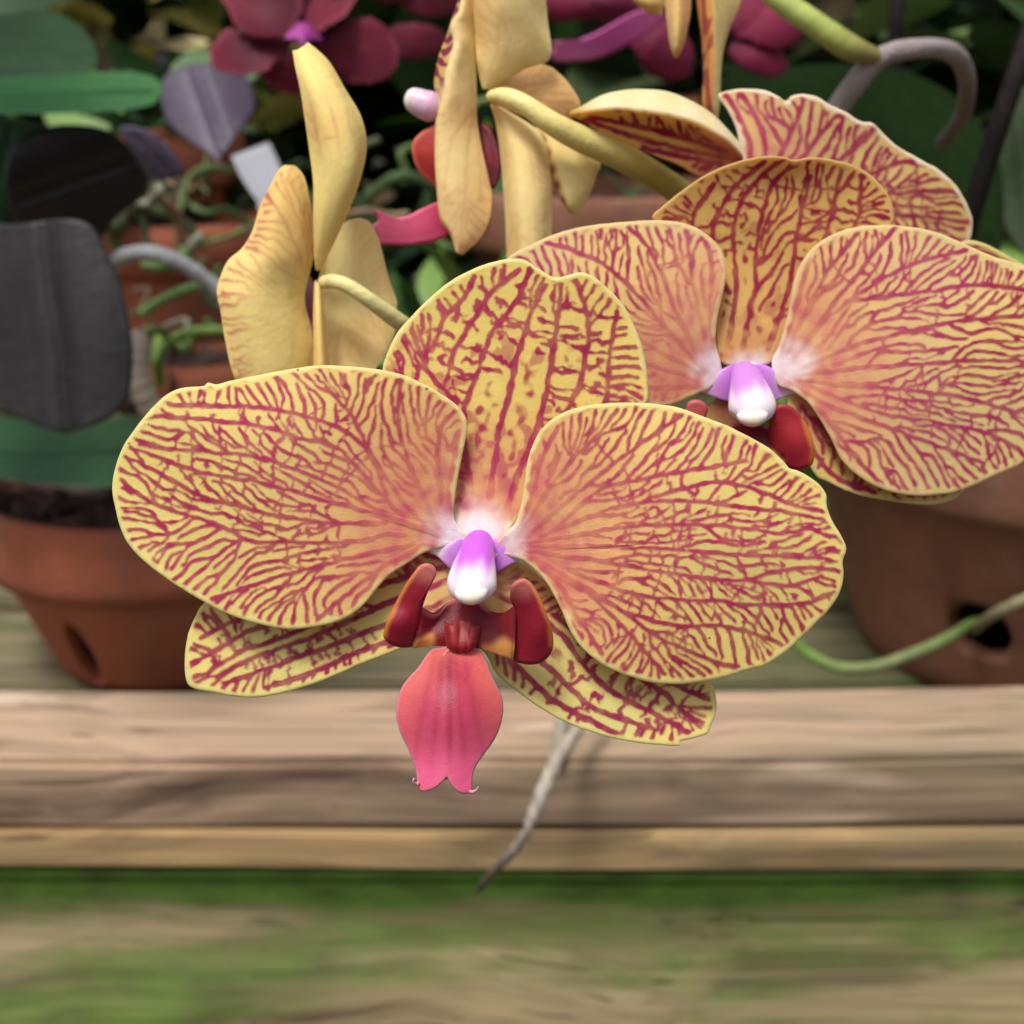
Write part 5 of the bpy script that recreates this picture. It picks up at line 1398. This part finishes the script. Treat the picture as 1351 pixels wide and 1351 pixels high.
loft("petal", [[q + (m,) for q, m in zip(TL(c), ms)] for c, ms in (
    ([(908, 526), (884, 548), (856, 600), (826, 660), (803, 735), (770, 790), (725, 830), (698, 890), (690, 935), (704, 1000), (716, 1080), (742, 1190), (790, 1290)], (-2, -3, -4.5, -5, -5.6, -6, -7, -7, -7, -6.6, -6, -5.4, -4)),
    ([(914, 526), (908, 560), (895, 620), (880, 680), (865, 750), (845, 810), (820, 860), (800, 910), (795, 960), (800, 1020), (810, 1090), (830, 1190), (850, 1290)], (-2, -4.4, -6, -7, -7.6, -8, -8, -8, -8, -7.6, -7, -6, -4.4)),
    ([(924, 526), (940, 560), (945, 620), (946, 690), (942, 760), (935, 820), (920, 870), (905, 920), (900, 970), (904, 1030), (912, 1100), (920, 1190), (920, 1290)], (-2, -3.4, -4.6, -5, -5, -5, -5, -5, -5, -5, -4.6, -4, -3)),
    ([(938, 528), (968, 565), (984, 630), (998, 710), (1003, 790), (990, 850), (975, 910), (970, 950), (976, 990), (990, 1040), (1000, 1100), (1002, 1190), (990, 1290)], (-1.4, -1.6, -2, -1, 0, 0, 0, 0, 0, 0, 0, 0, 0)))],
     z4, back_veined(TL([(908, 515), (850, 600), (800, 735), (720, 830), (680, 935), (704, 1040), (735, 1190), (790, 1300), (1000, 1300), (1010, 1100), (970, 930), (1012, 780), (990, 600), (945, 520)]), TL([(990, 930)])[0], [TL(m) for m in [[(960, 930), (860, 940), (760, 940), (710, 930)], [(965, 900), (900, 860), (830, 800), (790, 790)], [(970, 880), (930, 760), (870, 650), (850, 620)], [(980, 860), (970, 720), (930, 580)], [(965, 960), (880, 1010), (780, 1050), (730, 1060)], [(970, 980), (900, 1080), (800, 1160)]]], seed=52, k=0.42, edge=.62), M_BACK, f4, nu=170, nv=90, thick=.45, wave=.14)
loft("petal", [[q + (m,) for q, m in zip(TL(c), ms)] for c, ms in (
    ([(1012, 890), (1040, 790), (1075, 730), (1110, 700), (1150, 693)], (3, 5, 6, 6, 6)),
    ([(1016, 960), (1060, 880), (1110, 820), (1150, 770), (1182, 712)], (3, 4, 5, 6, 6)),
    ([(1010, 1080), (1060, 1030), (1130, 950), (1180, 860), (1208, 770)], (3, 4, 5, 6, 6.5)),
    ([(1004, 1200), (1070, 1150), (1160, 1060), (1220, 960), (1236, 880)], (3, 4, 5, 6, 7)),
    ([(1010, 1290), (1090, 1260), (1190, 1180), (1252, 1070), (1264, 960)], (3, 4, 5, 6, 7)))],
     z4, back_veined(TL([(1000, 880), (1040, 780), (1150, 685), (1215, 770), (1270, 960), (1250, 1100), (1100, 1300), (1000, 1300)]), TL([(1000, 900)])[0], [TL(m) for m in [[(1020, 920), (1120, 840), (1180, 760)], [(1020, 950), (1140, 950), (1230, 920)], [(1020, 1000), (1120, 1060), (1200, 1120)]]], seed=53, k=0.26, c1=lin(244, 225, 155), c2=lin(235, 200, 131)), M_BACK, f4, nu=70, nv=60, thick=.45, wave=.1)
loft("lateral_sepal", [[q + (m,) for q, m in zip(TL(c), ms)] for c, ms in (
    ([(1004, 890), (1000, 1000), (1001, 1090), (1000, 1200), (1000, 1290)], (-1, -1.6, -2, -2, -2)),
    ([(1012, 900), (1014, 1000), (1018, 1090), (1024, 1200), (1030, 1290)], (-1.6, -3, -3.6, -3.6, -3)),
    ([(1018, 910), (1030, 1000), (1040, 1090), (1050, 1200), (1060, 1290)], (-1, -1.2, -1.4, -1.6, -1.6)))],
     z4, back_pig(4, .0), M_BACK, f4, nu=60, nv=24, thick=.6)
blade("lip", TL([(978, 900), (990, 880), (1000, 930), (1004, 1000), (1004, 1060), (992, 1050), (980, 1000), (972, 940)]), [(408, 370, 2), (412, 400, 1), (412, 435, 1), (405, 400, 2)], z4, flat_pig(lin(122, 28, 46), lin(214, 150, 160), .5, 8, 2), M_LIP, f4, res=.5)
tube("pedicel", [(422, 374, z4 - .001), (440, 371, z4 - .003), (462, 379, z4 - .004), (490, 398, z4 - .003), (520, 420, z4), (550, 442, z4 + .004), (600, 480, z4 + .006)], [.0010, .00115, .0012, .00125, .0014, .0015, .0016], along(lin(226, 208, 140), lin(226, 216, 150), lin(210, 206, 132)), M_STEM, f4, ns=18, nl=70)

# ------------------------------------------------------------------ the flower seen from the side, upper middle
z5 = 0.240
f5 = thing("orchid_flower", "pale yellow flower seen from the side, pink tongue, on a thick curved stalk", "orchid flower", P(640, 130, z5 + .004), "yellow orchid flowers")
loft("dorsal_sepal", [[q + (m,) for q, m in zip(TM(c), ms)] for c, ms in (
    ([(572, 285), (556, 220), (546, 120), (540, 10), (535, -110)], (0, -1, -2, -3, -4)),
    ([(582, 285), (600, 220), (612, 120), (614, 10), (612, -110)], (-.6, -3, -5, -7, -8)),
    ([(592, 284), (660, 225), (700, 120), (705, 10), (700, -110)], (-.4, -2, -4, -6, -7)),
    ([(600, 282), (700, 220), (785, 185), (778, 60), (760, -110)], (.6, .8, .4, -.5, -2)))],
     z5, back_veined(TM([(565, 290), (540, 120), (530, -120), (770, -120), (790, 190), (700, 225), (600, 290)]), TM([(580, 290)])[0], [TM(m) for m in [[(585, 260), (620, 120), (630, -100)], [(600, 250), (690, 120), (710, -100)], [(610, 255), (740, 160), (760, 0)]]], seed=54, k=0.26, c1=lin(250, 231, 164), c2=lin(243, 209, 138)), M_BACK, f5, nu=80, nv=60, thick=.45, wave=.12)
# near petal, edge on: its veined face just shows along the left margin
pe = [(505, -20), (478, 50), (462, 110), (437, 165), (424, 215), (418, 260), (424, 320), (430, 380), (426, 440), (426, 510), (431, 590), (440, 690), (470, 745), (490, 806)]
pm = [(512, -20), (500, 40), (476, 80), (488, 130), (478, 180), (462, 235), (456, 300), (441, 350), (430, 400), (429, 510), (434, 590), (444, 690), (474, 745), (492, 807)]
pc = [(535, -20), (530, 40), (520, 90), (524, 140), (516, 200), (508, 260), (506, 330), (500, 400), (498, 470), (504, 560), (512, 640), (516, 710), (505, 770), (496, 808)]
pd = [(556, -20), (552, 50), (550, 120), (549, 180), (550, 250), (552, 320), (553, 380), (562, 440), (577, 510), (592, 580), (600, 625), (592, 700), (562, 760), (508, 811)]
pv = catmull(pe + pm[::-1], True, 4)


edge_back = back_veined(TM([(500, -30), (430, 160), (415, 300), (420, 560), (450, 720), (490, 815), (560, 770), (605, 640), (570, 450), (560, 200), (560, -30)]), TM([(556, 330)])[0], [TM(m) for m in [[(540, 360), (520, 480), (510, 640), (500, 780)], [(545, 380), (560, 500), (560, 640)], [(540, 350), (470, 450), (450, 600)], [(540, 300), (520, 150), (530, 0)]]], seed=55, k=0.35, c1=lin(252, 234, 167), c2=lin(243, 204, 138))


def edge_pig(px, py, u, v):
    b = edge_back(px, py, u, v)
    w = np.sin(py / 3.1 + 2.2 * np.sin(px / 5.) + np.sin(py / 11.)) + .8 * np.sin(px / 3.3 + py / 6.)
    ve = mix(lin(228, 190, 112) * np.ones((len(px), 3)), lin(150, 44, 70), sm(-.35, .25, w))
    k = (1 - sm(.27, .31, v)) * (1 - sm(.38, .48, u))
    rim = np.exp(-((v - .31) / .025) ** 2) * (1 - sm(.42, .52, u))
    c = mix(b[:, :3], ve, k)
    c = mix(c, lin(246, 226, 176), rim)
    s = sm(.45, .7, u) * (1 - sm(.0, .35, v)) * .35
    c = mix(c, lin(202, 110, 100), s)
    return np.c_[c, b[:, 3]]


loft("petal", [[q + (m,) for q, m in zip(TM(c), ms)] for c, ms in (
    (pe, [-1] * 14), (pm, [-4.5, -5, -5.4, -5.6, -6, -6, -6, -5.6, -5, -4.6, -4.6, -4, -3.6, -3]), (pc, [-3, -3.6, -4, -4, -4, -4, -4, -4, -4.4, -4.6, -4.6, -4, -3.6, -3]), (pd, [0, 0, 0, 0, 0, 0, 0, -.4, -1, -1.4, -1.6, -2, -2.4, -2.8]))],
     z5, edge_pig, M_BACK, f5, nu=170, nv=70, thick=.45, wave=.1)
loft("petal", [[q + (m,) for q, m in zip(TM(c), ms)] for c, ms in (
    ([(588, 280), (630, 245), (680, 218), (740, 202), (792, 214)], (0, 1, 2, 3, 4)),
    ([(592, 300), (660, 280), (730, 262), (800, 256), (842, 262)], (0, 0, 1, 2, 4)),
    ([(596, 318), (670, 318), (745, 318), (820, 318), (882, 332)], (0, .5, 1, 2, 4)),
    ([(600, 335), (680, 362), (745, 392), (800, 400), (850, 382)], (.5, 1, 2, 3, 4)))],
     z5 + .002, back_veined(TM([(580, 275), (660, 225), (745, 195), (800, 205), (890, 335), (850, 395), (745, 400), (590, 345)]), TM([(585, 310)])[0], [TM(m) for m in [[(620, 300), (740, 270), (810, 260)], [(620, 310), (740, 320), (860, 330)], [(620, 320), (720, 360), (800, 385)]]], seed=57, k=0.26, c1=lin(248, 224, 156), c2=lin(238, 196, 129)), M_BACK, f5, nu=60, nv=50, thick=.45, wave=.08)
loft("lateral_sepal", [[q + (m,) for q, m in zip(TM(c), ms)] for c, ms in (
    ([(598, 330), (612, 390), (626, 480), (638, 620), (645, 740), (650, 860)], (0, 0, 0, 0, 0, 0)),
    ([(606, 335), (650, 400), (668, 490), (680, 620), (690, 740), (694, 860)], (-1, -3.6, -4.6, -5, -4.6, -4)),
    ([(612, 338), (700, 402), (730, 490), (745, 620), (745, 740), (740, 860)], (-1, -3.6, -4.6, -5, -4.6, -4)),
    ([(620, 340), (722, 398), (765, 440), (788, 560), (792, 700), (786, 860)], (0, -.6, -1, -1.4, -1.4, -1)))],
     z5, back_veined(TM([(590, 320), (640, 640), (640, 880), (800, 880), (800, 560), (770, 430), (720, 390)]), TM([(605, 325)])[0], [TM(m) for m in [[(620, 350), (670, 500), (690, 850)], [(625, 350), (720, 500), (745, 850)]]], seed=58, k=0.26, c1=lin(251, 234, 165), c2=lin(244, 211, 138)), M_BACK, f5, nu=80, nv=50, thick=.45, wave=.08)
loft("lateral_sepal", [[q + (m,) for q, m in zip(TM(c), ms)] for c, ms in (
    ([(728, 400), (750, 445), (775, 520), (800, 590), (830, 650), (855, 682)], (0, 0, 0, 0, 0, 0)),
    ([(745, 402), (785, 450), (808, 520), (828, 590), (846, 650), (860, 682)], (-1, -2, -3, -3, -2, 0)),
    ([(760, 404), (820, 452), (870, 520), (890, 590), (885, 640), (868, 682)], (-.6, -1.4, -2, -2, -1, 0)),
    ([(775, 404), (850, 470), (942, 512), (930, 570), (905, 630), (876, 680)], (0, 0, 0, 0, 0, 0)))],
     z5 + .001, lambda px, py, u, v: (lambda b, k: np.c_[mix(b[:, :3], lin(176, 84, 62), k), b[:, 3]])(back_pig(9, .0, k=.4, c1=lin(250, 235, 163), c2=lin(243, 215, 139))(px, py, u, v), (1 - sm(.22, .36, v)) * (.45 + .45 * np.sin(py / 4 + px / 6))), M_BACK, f5, nu=60, nv=50, thick=.45)
tube("column", [TM([(440, 345)])[0] + (z5,), TM([(400, 338)])[0] + (z5 - .001,), TM([(350, 318)])[0] + (z5 - .001,), TM([(322, 310)])[0] + (z5 - .001,)], [.0028, .0026, .0021, .0019], along(lin(204, 150, 190), lin(226, 190, 214), lin(246, 236, 222)), M_COLUMN, f5, ns=24, nl=40)
lip5 = blade("lip", TM([(224, 668), (240, 676), (262, 690), (320, 690), (380, 662), (438, 640), (470, 650), (470, 735), (430, 764), (380, 776), (320, 782), (262, 780), (215, 776), (238, 752), (216, 722), (238, 700)]), [(495, 285, -1), (520, 315, -1), (560, 300, -2), (590, 285, 0), (590, 310, 0)], z5 + .001, flat_pig(lin(206, 62, 106), lin(222, 108, 140), .7, 16, 4), M_LIP, f5, res=.55, center=TM([(370, 722)])[0], thick=.8)
blade("side_lobe", TM([(345, 480), (350, 448), (370, 425), (395, 408), (440, 396), (470, 450), (470, 560), (440, 606), (415, 592), (385, 566), (358, 530)]), [(545, 195, -.5), (565, 170, -1), (580, 200, -2), (578, 245, 0), (555, 225, 0)], z5, flat_pig(lin(176, 52, 44), lin(150, 36, 40), .8, 14, 5, rim=lin(206, 110, 80), rimw=7), M_LIP, lip5, res=.55, thick=1.1)
blade("side_lobe", TM([(562, 400), (590, 400), (612, 440), (628, 500), (626, 560), (608, 600), (585, 580), (570, 500)]), [(640, 170, 2.5), (655, 200, 1.5), (655, 240, 1.5), (640, 210, 2)], z5, flat_pig(lin(132, 28, 40), lin(92, 20, 36), .9, 10, 6), M_LIP, lip5, res=.5, thick=1.0)
tube("pedicel", [TM([(586, 308)])[0] + (z5 - .002,), TM([(640, 306)])[0] + (z5 - .006,), TM([(700, 330)])[0] + (z5 - .008,), TM([(790, 392)])[0] + (z5 - .008,), TM([(880, 440)])[0] + (z5 - .006,), TM([(1000, 492)])[0] + (z5 - .003,), TM([(1120, 560)])[0] + (z5 + .001,), TM([(1240, 640)])[0] + (z5 + .006,)], [.0009, .0014, .0016, .0019, .0022, .0024, .0023, .0023], along(lin(238, 222, 150), lin(226, 208, 128), lin(158, 140, 58), p=1.0, amp=.05), M_STEM, f5, ns=20, nl=90)

# ------------------------------------------------------------------ the flower hanging in at the top edge
z6 = 0.256
f6 = thing("orchid_flower", "yellow flower cut by the top edge, only narrow petal tips hanging in", "orchid flower", P(900, -30, z6), "yellow orchid flowers")
loft("petal", [[q + (m,) for q, m in zip(TR(c), ms)] for c, ms in (
    ([(72, -120), (74, 0), (84, 100), (96, 170), (112, 206)], (0, 0, 0, 0, 0)), ([(120, -120), (118, 0), (116, 100), (114, 170), (113, 207)], (-3, -3, -3, -2, 0)), ([(166, -120), (166, 30), (155, 100), (138, 165), (115, 207)], (0, 0, 0, 0, 0)))], z6, back_pig(10, .1, c1=lin(247, 224, 153), c2=lin(237, 189, 121)), M_BACK, f6, nu=60, nv=36, thick=.45)
loft("petal", [[q + (m,) for q, m in zip(TR(c), ms)] for c, ms in (
    ([(170, -120), (186, 0), (205, 140), (212, 260), (208, 370), (238, 436)], (0, 0, 0, 0, 0, 0)), ([(225, -120), (232, 0), (240, 140), (242, 260), (238, 370), (246, 437)], (-3, -3.4, -3.6, -3.4, -2, 0)), ([(280, -120), (278, 0), (270, 140), (268, 260), (262, 370), (252, 437)], (-1, -1.2, -1.4, -1.2, -1, 0)), ([(350, -120), (342, 10), (300, 110), (268, 230), (264, 370), (256, 437)], (3, 3, 2, 1, 0, 0)))], z6,
     lambda px, py, u, v: (lambda b, k: np.c_[mix(b[:, :3], mix(lin(222, 154, 84) * np.ones((len(px), 3)), lin(178, 84, 66), sm(-.2, .5, np.sin(py / 9 + 3.1 * np.sin(px / 4.3 + py / 23)) + .7 * np.sin(px / 2.2 - py / 14))), k), b[:, 3]])(back_pig(11, .0, c1=lin(248, 232, 163), c2=lin(239, 209, 133))(px, py, u, v), 1 - sm(.36, .42, v)), M_BACK, f6, nu=90, nv=60, thick=.45)
loft("petal", [[q + (m,) for q, m in zip(TR(c), ms)] for c, ms in (
    ([(-110, -130), (-60, -40), (-40, 0), (-10, 22)], (3, 3, 3, 3)), ([(-20, -130), (0, -40), (10, 10), (20, 50)], (1, 1, 1, 3)), ([(80, -130), (80, -40), (76, 10), (60, 52)], (3, 3, 3, 3)))], z6, back_pig(12, .0, c1=lin(241, 213, 136), c2=lin(224, 172, 103)), M_BACK, f6, nu=30, nv=24, thick=.45)

print("script", round(time.time() - T0, 1), "s", sum(len(o.data.polygons) for o in bpy.data.objects if o.type == 'MESH'), "faces")
